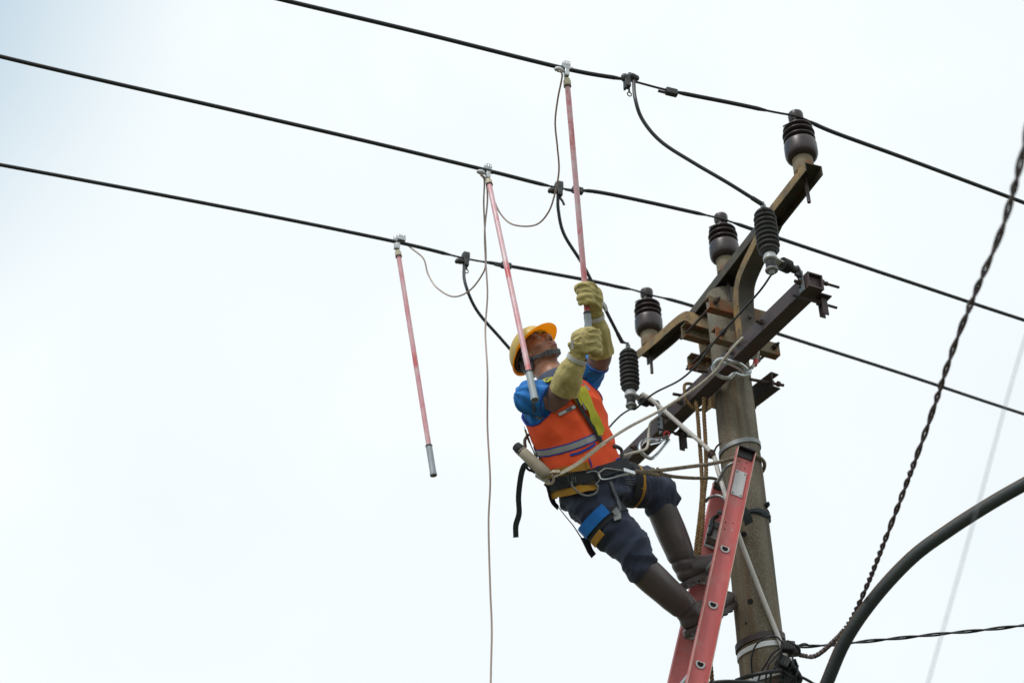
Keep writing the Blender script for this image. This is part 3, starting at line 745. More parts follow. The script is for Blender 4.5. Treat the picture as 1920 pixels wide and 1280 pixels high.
# latch mechanism on the far rail, inner face
c = LR(FR, .28)+LN*.012
lt = MB().box(c+LN*.006, ldir*.075, lfwd*.028, LN*.004).build('ladder_latch', M['plate'], lad, smooth=False, bevel=.002)
MB().box(c+LN*.016+ldir*.045, ldir*.014, lfwd*.03, LN*.008).build('latch_plate', M['galv'], lt, smooth=False, bevel=.002)
MB().box(c+LN*.014-ldir*.045, ldir*.016, lfwd*.026, LN*.006).build('latch_plate', M['ringdark'], lt, smooth=False, bevel=.002)
mb = MB()
for q in (.03, -.005, -.03): mb.lathe(c+LN*.010+ldir*q+lfwd*.008, LN, [(.006, 0), (.006, .003), (0, .004)], 8)
mb.build('latch_rivet', M['rod'], lt, kind='stuff')
MB().tube([c+ldir*.09+LN*.03, c+ldir*.06+LN*.03+lfwd*.02, c+ldir*.02+LN*.028+lfwd*.014, c-ldir*.02+LN*.02+lfwd*.02], .010, 8, n=5).build('latch_lever', M['blackplast'], lt)
# cable hooks at the ladder head
def hookp(pts, r=.0075): MB().tube(pts, r, 10, n=8).build('cable_hook', M['galv'], lad)
hookp([P(1384, 867, 6.33), P(1370, 870, 6.33), P(1358, 880, 6.33), P(1351, 893, 6.33), P(1345, 904, 6.33)])
hookp([P(1372, 955, 6.25), P(1362, 938, 6.32), P(1347, 929, 6.36), P(1331, 932, 6.38), P(1323, 940, 6.39)], .007)

# ================================================================== CONDUIT, PIPE, SERVICE CABLES
MB().tube([P(1204, 738, 6.80), P(1225, 752, 6.76), P(1280, 800, 6.62), P(1333, 848, 6.47), P(1347, 885, 6.38), P(1372, 965, 6.16), P(1395, 1030, 6.07), P(1430, 1120, 5.96), P(1462, 1200, 5.88), P(1474, 1232, 5.84)], .0105, 12, n=10).build(
    'conduit', M['conduit'], label='thin white plastic conduit slanting down across the pole from the left arrester', cat='conduit')
mb = MB(); c = P(1334, 851, 6.46); mb.box(c, U*.012, NN*.016, Z*.016); mb.cyl(c-U*.02, c+U*.02, .008, 8)
mb.tube([c+U*.01, P(1343, 838, 6.46), P(1352, 830, 6.43)], .005, 6, n=4); mb.build('band_clamp', M['rod'], pole, bevel=.002)

pipe_pts = cat([P(1425, 1600, 5.5), P(1460, 1500, 5.5), P(1510, 1370, 5.48), P(1546, 1290, 5.46), P(1585, 1200, 5.44), P(1640, 1120, 5.42), P(1710, 1045, 5.4), P(1780, 993, 5.38), P(1850, 948, 5.36), P(1925, 905, 5.34), P(2100, 810, 5.3), P(2400, 690, 5.25)], 8)
sla = thing('street_light_arm', pipe_pts[0], 'thick curved rusty steel pipe rising at the lower right', 'lamp arm')
MB().tube(pipe_pts, .0252, 24).build('pipe', M['pipe'], sla)
seam = []
for p, t, x, y in frames(pipe_pts):
    c_ = (Vector((0, 0, ZC))-p).normalized(); sd_ = t.cross(c_).normalized(); sd_ = sd_ if sd_.z > 0 else -sd_
    dd = (sd_*.88+c_*.47).normalized(); seam.append(p+dd*.0245)
MB().tube(seam, .0022, 6).build('weld_seam', M['seam'], sla)
# twisted cable running over the camera side
path = cat([P(1480, 1222, 5.93), P(1505, 1228, 5.9), P(1528, 1229, 5.85), P(1556, 1208, 5.75), P(1590, 1170, 5.6), P(1622, 1105, 5.4), P(1660, 1010, 5.15), P(1700, 905, 4.92), P(1742, 790, 4.65), P(1785, 660, 4.35), P(1830, 545, 4.05), P(1880, 425, 3.75), P(1922, 265, 3.4), P(1950, 80, 3.0), P(1970, -300, 2.5), P(1990, -1200, 1.9)], 12)
q = resamp(path, .004)
npale = int(len(q)*.09)
t = thing('twisted_cable', q[0], 'twisted service cable rising steeply from the pole to the right edge', 'cable')
def pitchf(tt): return (.030+.24*min(1, tt*1.9))*(1+.28*sin(tt*61)+.18*sin(tt*143+1))
strands(MB(), q, .0052, .0050, 2, pitchf, 7).build('cable_pair', M['twist'], t)
q2 = resamp(path[:46], .004); 
mb = strands(MB(), q2, .0078, .0030, 2, .030, 6, phase=1.2); mb.build('spiral_grip', M['twistpale'], t)
path = cat([P(1478, 1205, 5.93), P(1500, 1211, 5.9), P(1560, 1208, 5.87), P(1640, 1200, 5.84), P(1760, 1188, 5.8), P(1925, 1171, 5.75), P(2500, 1100, 5.6)], 16)
t = thing('twisted_cable', path[0], 'thin twisted black cable leaving the pole to the right near the bottom', 'cable')
strands(MB(), resamp(path, .01), .0042, .0040, 2, .26, 7).build('cable_pair', M['wire'], t)
MB().tube([P(1990, 420, 3.0), P(1905, 690, 2.95), P(1825, 980, 2.9), P(1740, 1280, 2.85), P(1680, 1500, 2.8)], .0012, 6, n=10).build(
    'thin_wire', M['galv'], label='faint blurred thin wire close to the viewer at the right', cat='wire')

# cable junction on the pole
jx = P(1470, 1228, 5.86)
jt = thing('cable_junction', jx, 'tangle of black connectors and cables strapped to the pole at the bottom', 'cable junction')
def jb(px, py, d, w, h, dp, tilt=0, name='connector_block'):
    c = P(px, py, d); r = Vector((cos(tilt), 0, 0)); a = Vector((cos(tilt), 0, -sin(tilt))); b = Vector((sin(tilt), 0, cos(tilt)))
    mb = MB().box(c, a*w, Vector((0, 1, 0))*dp, b*h)
    for k in range(5): mb.box(c+a*(-w*.8+k*w*.4)-Vector((0, dp*1.05, 0)), a*w*.1, Vector((0, 1, 0))*.003, b*h*.8)
    mb.build(name, M['blackplast'], jt, smooth=False, bevel=.003)
jb(1477, 1212, 5.80, .027, .020, .022, .1); jb(1487, 1222, 5.84, .022, .014, .02, -.1); jb(1468, 1240, 5.78, .026, .022, .02, .5); jb(1482, 1253, 5.82, .022, .026, .02, -.4); jb(1474, 1275, 5.8, .03, .024, .024, .3); jb(1490, 1270, 5.84, .018, .022, .02, -.6)
def jc(pts, r): MB().tube(pts, r, 8, n=8).build('cable', M['wire'], jt)
jc([P(1411, 1272, 5.80), P(1409, 1235, 5.79), P(1418, 1208, 5.79), P(1438, 1195, 5.78), P(1456, 1193, 5.78), P(1468, 1205, 5.78)], .0035)
jc([P(1462, 1214, 5.78), P(1448, 1225, 5.78), P(1436, 1245, 5.77), P(1426, 1262, 5.77), P(1415, 1300, 5.75)], .0042)
jc([P(1466, 1218, 5.77), P(1452, 1232, 5.76), P(1440, 1250, 5.75), P(1433, 1290, 5.73)], .0038)
jc([P(1466, 1222, 5.77), P(1458, 1245, 5.76), P(1446, 1262, 5.75), P(1444, 1300, 5.73)], .0045)
jc([P(1380, 1275, 5.78), P(1400, 1268, 5.75), P(1430, 1261, 5.73), P(1465, 1256, 5.75)], .0085)
jc([P(1320, 1283, 5.55), P(1345, 1278, 5.55), P(1375, 1277, 5.55), P(1420, 1280, 5.6), P(1460, 1290, 5.65)], .0085)
jc([P(1480, 1240, 5.8), P(1497, 1262, 5.78), P(1500, 1275, 5.78), P(1488, 1285, 5.78)], .010)
jc([P(1485, 1262, 5.8), P(1510, 1272, 5.78), P(1535, 1288, 5.75), P(1560, 1310, 5.7)], .0065)
jc([P(1478, 1235, 5.8), P(1470, 1262, 5.8), P(1478, 1300, 5.8)], .008); jc([P(1490, 1235, 5.8), P(1494, 1255, 5.8), P(1480, 1300, 5.8)], .006)
jc([P(1492, 1212, 5.82), P(1508, 1206, 5.84), P(1520, 1211, 5.85)], .004)
for x0, y0, x1, y1 in ((1476, 1200, 1500, 1225), (1486, 1228, 1466, 1268), (1496, 1246, 1470, 1290), (1460, 1250, 1495, 1290)):
    jc([P(x0, y0, 5.77), P((x0+x1)/2+9, (y0+y1)/2, 5.75), P(x1, y1, 5.78)], .0045)

# black cloth tie round pole and ladder
mb = MB(); rr = []
for j in range(40):
    a = 2*pi*j/40; d = Vector((cos(a), sin(a), 0)); Hc = 2.955+.02*cos(a)+.006*sin(3*a); r0 = prad(Hc)+.002
    hh = .016+.005*sin(5*a); c = POLE+Z*(ZC+Hc)
    rr.append([c+d*r0-Z*hh, c+d*(r0+.010+.003*sin(9*a))-Z*hh*.5, c+d*(r0+.009)+Z*hh*.6, c+d*r0+Z*hh])
mb.rings(rr, False, True)
tie = thing('cloth_tie', POLE+Z*(ZC+2.955), 'black cloth strip knotted round the pole behind the ladder', 'tie')
mb.build('wrap', M['web_teal'], tie)
mb = MB(); mb.ribbon(cat([P(1392, 952, 6.12), P(1398, 962, 6.10), P(1402, 972, 6.10), P(1404, 981, 6.11)], 4), [Vector((0, -1, .1))]*13, lambda t: .03+.012*t, .004); mb.build('loose_end', M['web_teal'], tie); mb = MB()
mb.tube([P(1436, 952, 6.3), P(1439, 945, 6.28), P(1441, 941, 6.27)], [.006, .012, .004], 8, n=4); mb.build('loose_end', M['web_teal'], tie); mb = MB(); mb.tube([P(1437, 955, 6.3), P(1440, 963, 6.3), P(1437, 968, 6.3)], [.008, .010, .006], 8, n=4)
mb.build('loose_end', M['web_teal'], tie)
mb = MB(); mb.tube([P(1391, 960, 6.15), P(1380, 966, 6.18), P(1362, 962, 6.22), P(1348, 960, 6.27)], [.012, .012, .010, .010], 8, n=5); mb.build('loose_end', M['web_teal'], tie)

# ================================================================== HANGING BROWN ROPE (two strands tied on the lower arm)
hr = thing('hanging_rope', P(1313, 760, 6.62), 'doubled brown fibre rope hanging down from the lower crossarm', 'rope')
rope([P(1305, 752, 6.66), P(1308, 775, 6.62), P(1312, 830, 6.55), P(1316, 890, 6.46), P(1316, 930, 6.40), P(1311, 980, 6.32), P(1305, 1030, 6.26), P(1303, 1075, 6.22), P(1312, 1150, 6.16), P(1328, 1220, 6.12), P(1336, 1290, 6.1), P(1345, 1500, 5.9)], .0098, .05).build('rope_strand', M['rope_brown'], hr)
rope([P(1320, 745, 6.60), P(1320, 775, 6.58), P(1323, 830, 6.52), P(1324, 890, 6.44), P(1320, 930, 6.38), P(1317, 985, 6.30), P(1311, 1032, 6.24), P(1306, 1060, 6.22)], .0098, .05).build('rope_strand', M['rope_brown'], hr)
mb = rope([PL(-.10, -.203, 3.60), PL(-.10, -.203, 3.69), PL(-.10, -.15, 3.705), PL(-.10, -.095, 3.68), PL(-.10, -.095, 3.60), PL(-.10, -.15, 3.565), PL(-.10, -.203, 3.60)], .008, .045, 6)
mb.build('rope_turn', M['rope_brown'], hr)

# ================================================================== POSITIONING ROPE ROUND THE POLE
pr_ = thing('positioning_rope', P(1240, 884, 6.05), 'grey laid rope running from the belt around the pole', 'rope')
def ringpt(a, H, r=.011): return POLE+Vector((cos(a), sin(a), 0))*(prad(H)+r)+Z*(ZC+H)
A = [P(1192, 884, 5.93), P(1235, 882, 6.0), P(1290, 875, 6.15), P(1335, 869, 6.28)]
arc = [ringpt(a, 3.225+.02*sin(a-4)) for a in [radians(x) for x in (225, 245, 265, 290, 320, 350, 20, 50, 85, 120, 150)]]
B = [P(1340, 897, 6.42), P(1300, 896, 6.3), P(1262, 893, 6.1), P(1238, 888, 6.02), P(1200, 884, 5.94)]
rope(A+arc[1:], .0088, .045).build('rope_strand', M['rope_grey'], pr_)
arc2 = [ringpt(radians(150), 3.20), ringpt(radians(175), 3.15)]
rope(arc2+B, .0078, .04).build('rope_strand', M['rope_grey'], pr_)
mb = MB(); kc = P(1232, 884, 6.0)
mb = rope([kc+Vector((.018*cos(a*1.0)*0+(-.02+.006*a), -.011*cos(a*2), .013*sin(a*2))) for a in [i*.5 for i in range(14)]], .007, .035, 5)
mb.build('knot', M['rope_grey'], pr_)
rope([P(1196, 886, 5.94), P(1215, 887, 5.96), P(1236, 891, 5.99)], .0085, .04).build('rope_strand', M['rope_grey'], pr_)
def krope(pts, R=.007, pitch=.03, n=10):
    q = cat(pts, n); return MB().tube(q, R, 10)
#PERSON
# ================================================================== PERSON
def remesh(mb, voxel, it=6, disp=None, extra=None):
    me = bpy.data.meshes.new('tmp'); me.from_pydata([tuple(p) for p in mb.v], [], mb.f)
    bm = bmesh.new(); bm.from_mesh(me); bmesh.ops.recalc_face_normals(bm, faces=bm.faces); bm.to_mesh(me); bm.free()
    o = bpy.data.objects.new('tmp', me); COL.objects.link(o)
    r = o.modifiers.new('r', 'REMESH'); r.mode = 'VOXEL'; r.voxel_size = voxel
    s_ = o.modifiers.new('s', 'SMOOTH'); s_.iterations = it; s_.factor = .5
    dg = bpy.context.evaluated_depsgraph_get(); ev = o.evaluated_get(dg)
    me2 = bpy.data.meshes.new_from_object(ev)
    bpy.data.objects.remove(o); bpy.data.meshes.remove(me)
    if disp:
        nr = [Vector(v.normal) for v in me2.vertices]
        for v, n in zip(me2.vertices, nr): v.co = v.co + n*disp(Vector(v.co), n)
    if extra:
        for v in me2.vertices: v.co = extra(Vector(v.co))
    return me2
def put(me, name, mats, parent, **k):
    for m_ in (mats if isinstance(mats, (list, tuple)) else [mats]): me.materials.append(m_)
    org = ORG[parent.name]
    for v in me.vertices: v.co = v.co-org
    me.polygons.foreach_set('use_smooth', [True]*len(me.polygons)); me.name = name
    return link(name, me, parent, org, **k)
def nz(p, s=1., o=0): return noise.noise(Vector(p)*s+Vector((o, o*1.7, -o)))
def limb(mb, keys, seg=20, n=6, flat=None):
    """keys: (point, radius)"""
    pts = cat([k[0] for k in keys], n); rs = [k[1] for k in keys]; m_ = len(pts)-1
    rad = cat([Vector((r, 0, 0)) for r in rs], n)
    return mb.tube(pts, [q.x for q in rad], seg)

# joints (right = nearer side)
ShR, ElR, WrR = P(994, 745, 5.95), P(1044, 755, 5.89), P(1081, 676, 5.83)
ShL, ElL, WrL = P(1091, 722, 6.16), P(1127, 662, 6.06), P(1113, 592, 5.98)
HiR, KnR, AnR = P(1090, 916, 5.93), P(1190, 1026, 5.83), P(1290, 1145, 5.90)
HiL, KnL, AnL = P(1134, 893, 6.07), P(1238, 920, 6.20), P(1284, 1058, 6.13)
person = thing('person', (HiR+HiL)/2, 'lineman in yellow helmet, orange vest and rubber boots leaning back beside the pole', 'person')

# ---- torso surface
TK = [(-.06, P(1122, 940, 5.98), .150, .125), (0, P(1118, 926, 5.985), .156, .128), (.12, P(1106, 897, 6.0), .150, .124), (.25, P(1094, 868, 6.01), .146, .124),
      (.4, P(1079, 830, 6.03), .152, .130), (.6, P(1062, 785, 6.05), .166, .132), (.75, P(1052, 755, 6.06), .168, .122), (.87, P(1045, 732, 6.075), .140, .098), (.95, P(1040, 718, 6.085), .090, .075), (1.0, P(1037, 710, 6.09), .062, .060)]
latP = (HiL-HiR).normalized(); latC = (P(1091, 722, 6.19)-P(994, 748, 5.95)).normalized()
def Tkey(t):
    t = min(max(t, -.06), 1)
    i = 0
    while i < len(TK)-2 and t > TK[i+1][0]: i += 1
    a, b = TK[i], TK[i+1]; x = (t-a[0])/(b[0]-a[0]); p0 = TK[max(0, i-1)]; p3 = TK[min(len(TK)-1, i+2)]
    def cr_(q0, q1, q2, q3): return .5*((q1*2)+(q2-q0)*x+(q0*2-q1*5+q2*4-q3)*x*x+(q1*3-q0-q2*3+q3)*x**3)
    c = cr_(p0[1], a[1], b[1], p3[1]); aa = cr_(p0[2], a[2], b[2], p3[2]); bb = cr_(p0[3], a[3], b[3], p3[3])
    return c, aa, bb
def Tframe(t):
    c, a, b = Tkey(t); A = (Tkey(min(1, t+.06))[0]-Tkey(max(-.06, t-.06))[0]).normalized()
    k = min(max(t/.6, 0), 1); lat = latP.lerp(latC, k); lat = (lat-A*lat.dot(A)).normalized()
    return c, A, lat, lat.cross(A).normalized(), a, b
def Traw(t, th, off=0.):
    c, A, lat, fw, a, b = Tframe(t); e = 2/2.35
    ct, st = cos(th), sin(th)
    x = math.copysign(abs(st)**e, st); y = math.copysign(abs(ct)**e, ct)
    return c+lat*x*(a+off)+fw*y*(b+off)
ShRc = ShR
def wr(p, amp=1.):
    # soft folds radiating from the armpit and bunching at the waist
    q = p-ShRc; r_ = q.length; 
    f = .0055*nz(p, 9, 3)+.0032*nz(Vector((p.x*26, p.y*26, p.z*10)), 1, 5)+.006*(.35-abs(nz(Vector((p.x*7+p.z*5, p.y*7, p.z*13-p.x*6)), 1, 8)))
    ang = math.atan2(q.z, q.x+.3*q.y)
    f += .0035*math.sin(ang*9+3*nz(p, 6))*math.exp(-((r_-.17)/.09)**2)
    f += .018*(.30-abs(nz(Vector((p.x*5-p.z*6, p.y*4+p.z*2, p.z*4+p.x*7)), 1, 13)))
    return f*amp
def T(t, th, off=0.):
    p = Traw(t, th, off); c = Tkey(t)[0]; n = (p-c).normalized()
    return p+n*wr(p, min(1, max(0, (1-t)*6)))
def Tn(t, th):
    a = T(t+.01, th)-T(t-.01, th); b = T(t, th+.02)-T(t, th-.02); n = b.cross(a)
    if n.dot(T(t, th)-Tkey(t)[0]) < 0: n = -n
    return n.normalized()
def Tmesh(off, t0, t1, nt_=90, nth=150, keep=None):
    V_ = []; F_ = []
    for i in range(nt_+1):
        t = t0+(t1-t0)*i/nt_
        for j in range(nth): V_.append(T(t, 2*pi*j/nth, off))
    for i in range(nt_):
        t = t0+(t1-t0)*(i+.5)/nt_
        for j in range(nth):
            th = 2*pi*(j+.5)/nth; th = th if th <= pi else th-2*pi
            k = (i*nth+j, i*nth+(j+1) % nth, (i+1)*nth+(j+1) % nth, (i+1)*nth+j)
            if keep is None or keep(t, th, (V_[k[0]]+V_[k[2]])/2): F_.append(k)
    return V_, F_
def pth(px, py, off=.0):
    """torso parameters of the surface point seen at a pixel"""
    a = Vector((0, 0, ZC)); d = (P(px, py, 1)-a).normalized(); best = None
    for i in range(0, 61):
        t = -.05+1.05*i/60
        for j in range(0, 72):
            th = -pi+2*pi*j/72; p = Traw(t, th, off)
            q = p-a; dist = (q-d*q.dot(d)).length
            sc = dist+ (0.0 if (p-Tkey(t)[0]).dot(d) < 0 else .5)
            if best is None or sc < best[0]: best = (sc, t, th)
    _, t0, h0 = best; st = .02
    for _k in range(5):
        for dt in (-1, 0, 1):
            for dh in (-1, 0, 1):
                t = t0+dt*st; th = h0+dh*st*3; p = Traw(min(max(t, -.06), 1), th, off); q = p-a; dist = (q-d*q.dot(d)).length+(0.0 if (p-Tkey(t)[0]).dot(d) < 0 else .5)
                if dist < best[0]: best = (dist, t, th)
        _, t0, h0 = best; st *= .5
    return t0, h0

# ---- head frame
hF0 = Vector((.50, -.866, 0)).normalized(); e_ = radians(25)
hR0 = Vector((hF0.y, -hF0.x, 0))
hF = hF0*cos(e_)+Z*sin(e_); hU0 = -hF0*sin(e_)+Z*cos(e_)
ro = radians(29.7); hR = (hR0*cos(ro)-hU0*sin(ro)).normalized(); hU = (hU0*cos(ro)+hR0*sin(ro)).normalized()
HC = P(1004.2, 660.9, 6.20)
def Hd(r, f, u): return HC+(hR*r+hF*f+hU*u)*.97
def HV(r, f, u): return hR*r+hF*f+hU*u

# ---- body: one continuous mesh
mb = MB()
def he(c, r, seg=20, rg=12): mb.ell(Hd(*c), hR*r[0], hF*r[1], hU*r[2], seg, rg)
he((0, -.010, .030), (.072, .090, .078)); he((0, .018, -.020), (.066, .074, .082)); he((0, .038, -.062), (.053, .050, .040))
he((0, .062, -.088), (.024, .021, .018)); he((0, .052, -.050), (.042, .044, .038))
for s_ in (1, -1):
    he((.040*s_, .052, -.022), (.026, .026, .024)); he((.054*s_, .010, -.062), (.015, .034, .020)); he((.034*s_, .077, .030), (.026, .012, .009))
    he((.0140*s_, .094, -.026), (.0088, .0115, .0085), 12, 8)
    he((.031*s_, .0735, .0085), (.0165, .0125, .0120), 14, 10)
mb.tube([Hd(0, .080, .022), Hd(0, .092, .004), Hd(0, .103, -.012), Hd(0, .110, -.021)], [.0095, .0105, .0125, .0115], 12)
he((0, .104, -.024), (.0115, .0125, .009), 14, 8)
he((0, .0905, -.050), (.025, .0145, .0070), 14, 8); he((0, .0885, -.0625), (.022, .0150, .0085), 14, 8)
he((0, .083, -.058), (.028, .012, .022), 14, 8)
for s_ in (1, -1):
    c = Hd(.074*s_, -.008, -.012); mb.ell(c, HV(.009*s_, -.006, 0), HV(0, .018, 0), HV(0, -.006, .031), 14, 10)
nb = Tkey(1.0)[0]
mb.tube(cat([Hd(0, -.026, -.045), Hd(0, -.018, -.085), nb.lerp(Hd(0, -.02, -.10), .45), nb, Tkey(.9)[0]], 5), [.062, .060, .060, .064, .075], 20)
mb.tube([Tkey(t)[0] for t in (0, .2, .4, .6, .8, .9)], [.09, .09, .09, .09, .075, .05], 20)
limb(mb, [(Tkey(.84)[0], .05), (ShR, .045), (ShR.lerp(ElR, .5), .038), (P(1042, 750, 5.90), .034), (WrR, .024)])
limb(mb, [(Tkey(.84)[0], .05), (ShL, .045), (ShL.lerp(ElL, .5), .040), (ElL, .034), (WrL, .024)])
FR_ = (P(1362, 1106, 6.08)-AnR).normalized(); FL_ = (P(1352, 1034, 6.27)-AnL).normalized()
limb(mb, [(Tkey(.02)[0].lerp(HiR, .7), .07), (P(1105, 940, 5.92), .07), (P(1142, 985, 5.89), .062), (P(1178, 1020, 5.85), .052), (P(1199, 1062, 5.835), .045), (AnR, .032), (AnR+FR_*.08-Z*.03, .02)])
limb(mb, [(Tkey(.02)[0].lerp(HiL, .6), .07), (P(1158, 905, 6.10), .068), (P(1200, 913, 6.17), .060), (P(1232, 920, 6.21), .050), (P(1237, 945, 6.20), .045), (AnL, .032), (AnL+FL_*.08-Z*.03, .02)])
def faced(p, n):
    q = p-HC; r, f, u = q.dot(hR), q.dot(hF), q.dot(hU); d = 0
    if f > .03:
        for s_ in (1, -1):
            d -= .0035*math.exp(-(((r-s_*.031)/.017)**2+((u-.020)/.007)**2))       # crease above the eye
            d -= .0022*math.exp(-(((r-s_*.033)/.017)**2+((u+.004)/.006)**2))       # under the eye
            d -= .002*math.exp(-(((r-s_*.016)/.006)**2+((u-.010)/.010)**2))
            d -= .0055*math.exp(-(((r-s_*.0065)/.0035)**2+((u+.031)/.0038)**2)) if f > .09 else 0   # nostril
            d -= .003*math.exp(-(((r-s_*.028)/.006)**2+((u+.042)/.012)**2))       # nasolabial fold
        d -= .0045*math.exp(-((r/.024)**2+((u+.0562)/.0022)**2))                   # mouth line
        d -= .003*math.exp(-((r/.015)**2+((u+.076)/.006)**2))
    return d
bme = remesh(mb, .0036, 4, faced)
body = put(bme, 'body', [M['skin'], M['lip'], M['hole']], person)
org = ORG[person.name]
for p in bme.polygons:
    q = p.center+org-HC; r, f, u = q.dot(hR), q.dot(hF), q.dot(hU)
    if f > .088 and (r/.024)**2+((u+.056)/.0125)**2 < 1 and abs(u+.056) > .0015: p.material_index = 1
    if f > .09 and any(((r-s_*.0068)/.0042)**2+((u+.0315)/.0034)**2 < 1 for s_ in (1, -1)): p.material_index = 2
bvh = BVHTree.FromPolygons([v.co+org for v in bme.vertices], [tuple(p.vertices) for p in bme.polygons])
def snap(p, off=.002):
    c, n, i, d = bvh.find_nearest(p)
    if n.dot(p-HC) < 0: n = -n
    return c+n*off, n
# eyes: dark line of lashes, white, iris
for s_ in (1, -1):
    p0 = Hd(.032*s_, .089, .006); sp_, n_ = snap(p0, 0)
    look = (hF*.75+hU*.45+hR*.1).normalized()
    ctr = sp_-n_*.0075
    mb = MB(); rr = []
    # almond-shaped patch bulging from the lids
    A_ = []; sp_, n_ = snap(p0, .0)
    for k2 in range(24):
        a = 2*pi*k2/24; x = cos(a)*.0150; y = sin(a)*(.0060 if sin(a) > 0 else .0045)*(1-.25*abs(cos(a)))
        A_.append(snap(sp_+hR*x+hU*y+hF*.004, .0012)[0])
    cc = sum(A_, Vector())/24
    rr = [A_, [cc+(a-cc)*.6+n_*.0022 for a in A_], [cc+(a-cc)*.15+n_*.0032 for a in A_]]
    mb.rings(rr); ew = mb.build('eye', M['eyew'], person)
    mb = MB(); ic = cc+n_*.0036+hU*.0010
    mb.add([ic+(hR*cos(a)+hU*sin(a)*.8)*.0043 for a in [2*pi*k/16 for k in range(16)]], [tuple(range(16))]); mb.build('iris', M['iris'], ew)
    MB().tube([a+n_*.0006 for a in A_[0:13]], .0016, 6).build('eyelash', M['hair'], ew)
    br = [snap(Hd(x*s_, .09, u), .001)[0] for x, u in ((.013, .028), (.022, .0325), (.034, .034), (.046, .031), (.052, .026))]
    MB().ribbon(cat(br, 4), [hF*.8+hR*s_*.4]*17, lambda t: .0085*(1-.5*t), .0015).build('eyebrow', M['hair'], person)
# hair: close cap behind the ears and nape
mb = MB(); mb.ell(Hd(0, -.018, .034), hR*.0775, hF*.090, hU*.080, 26, 18)
hm = remesh(mb, .006, 1, lambda p, n: .002*nz(p, 160))
hv = hm
bm = bmesh.new(); bm.from_mesh(hm)
dl = []
for f_ in bm.faces:
    q = f_.calc_center_median()-HC; r, f, u = q.dot(hR), q.dot(hF), q.dot(hU)
    if f > .025 and u < .07 or u < -.035-.4*f: dl.append(f_)
bmesh.ops.delete(bm, geom=dl, context='FACES'); bm.to_mesh(hm); bm.free()
put(hm, 'hair', M['hair'], person)

# ---- helmet
helm = MB(); HCu = .046
def hel(phi, th, k=1.0):   # th 0 at rim .. pi/2 crown
    f = cos(phi); r = sin(phi); rx, fx, uz = .098*k, .116*k, .090*k
    c = cos(th); 
    return (r*rx*c, f*fx*c-.014, HCu-.018+uz*sin(th)+.014*f*c)
rings = []
for i in range(15):
    th = pi/2*i/14
    rings.append([Hd(*hel(2*pi*j/60, min(th, pi/2-.02), 1+ (.010*max(0, cos(2*pi*j/60*2))**6 if i > 2 else 0))) for j in range(60)])
inner = [[Hd(*hel(2*pi*j/60, min(pi/2*i/14, pi/2-.02), .972)) for j in range(60)] for i in range(15)]
helm.rings(list(reversed(rings))+inner, caps=True)
safety = helm.build('safety_helmet', M['helmet'], person, angle=60)
# rolled rim and peak
def rimpt(j, out_=0., dn=0.):
    phi = 2*pi*j/72; x = hel(phi, 0, 1.0); n = Vector((sin(phi)*1.05, cos(phi), 0)); return (x[0]+sin(phi)*out_, x[1]+cos(phi)*out_, x[2]-dn)
mb = MB(); rr = []
for j in range(72):
    phi = 2*pi*j/72; fr = max(0, cos(phi))
    ext = .008+.044*fr**.8; dn = .004+.018*fr**1.4
    a = rimpt(j, -.002, 0); b = rimpt(j, ext*.55, dn*.45); c = rimpt(j, ext, dn); d = rimpt(j, ext+.0005, dn+.004); e2 = rimpt(j, ext-.004, dn+.003); f2 = rimpt(j, ext*.55, dn*.45+.003); g2 = rimpt(j, -.003, .004)
    rr.append([Hd(*q) for q in (a, b, c, d, e2, f2, g2)])
mb.rings(rr, False, True); mb.build('brim', M['brim'], safety, angle=50)
mb = MB()
q_ = [radians(75+210*j/30) for j in range(31)]
mb.ribbon([Hd(*(lambda x: (x[0]*.88, x[1]*.88, x[2]-.004))(hel(a, 0))) for a in q_], [(Hd(*hel(a, 0))-Hd(0, -.012, .03)).normalized() for a in q_], .028, .003)
mb.build('headband', M['blackplast'], safety)
mb = MB()
for s_ in (1, -1):
    for (a, b) in (((.080*s_, -.012, .030), (.079*s_, -.020, -.02)), ((.07*s_, -.06, .028), (.072*s_, -.045, -.02)), ((.045*s_, -.098, .03), (.05*s_, -.082, -.025))):
        pts_ = [Hd(*a), Hd(*b)]; mb.ribbon(pts_, [hR*s_]*2, .022, .003)
mb.ribbon(cat([Hd(.075, -.03, -.015), Hd(.06, -.075, -.03), Hd(0, -.105, -.035), Hd(-.06, -.075, -.03), Hd(-.075, -.03, -.015)], 5), [(Hd(*q)-Hd(0, -.01, 0)).normalized() for q in ((.075, -.03, 0),)*5+((.06, -.075, 0),)*5+((0, -.105, 0),)*5+((-.06, -.075, 0),)*6], .03, .004)
mb.build('harness_cradle', M['blackplast'], safety)
# chin strap
def strap_line(keys, off=.003, n=6):
    q = cat([Hd(*k) for k in keys], n); o_ = []; nn = []
    for p in q:
        s1, n1 = snap(p, off); o_.append(s1); nn.append(n1)
    # light smoothing
    for _ in range(2): o_ = [o_[0]]+[(o_[i-1]+o_[i]*2+o_[i+1])/4 for i in range(1, len(o_)-1)]+[o_[-1]]
    return o_, nn
mb = MB(); q, nn = strap_line([(.078, .002, -.044), (.075, .020, -.056), (.066, .040, -.070), (.050, .060, -.080)], .004); mb.ribbon(q, nn, .015, .0022); mb.build('chin_strap', M['web_grey'], safety); mb = MB()
q, nn = strap_line([(-.078, .002, -.044), (-.075, .020, -.056), (-.066, .040, -.070), (-.050, .060, -.080)], .004); mb.ribbon(q, nn, .015, .0022); mb.build('chin_strap', M['web_grey'], safety); mb = MB()
q, nn = strap_line([(.080, -.004, -.010), (.079, .0, -.030), (.077, .002, -.046)], .006); mb.ribbon(q, nn, .015, .0022)
q, nn = strap_line([(.077, .002, -.044), (.072, -.022, -.060), (.066, -.045, -.070)], .005); mb.ribbon(q, nn, .013, .0022)
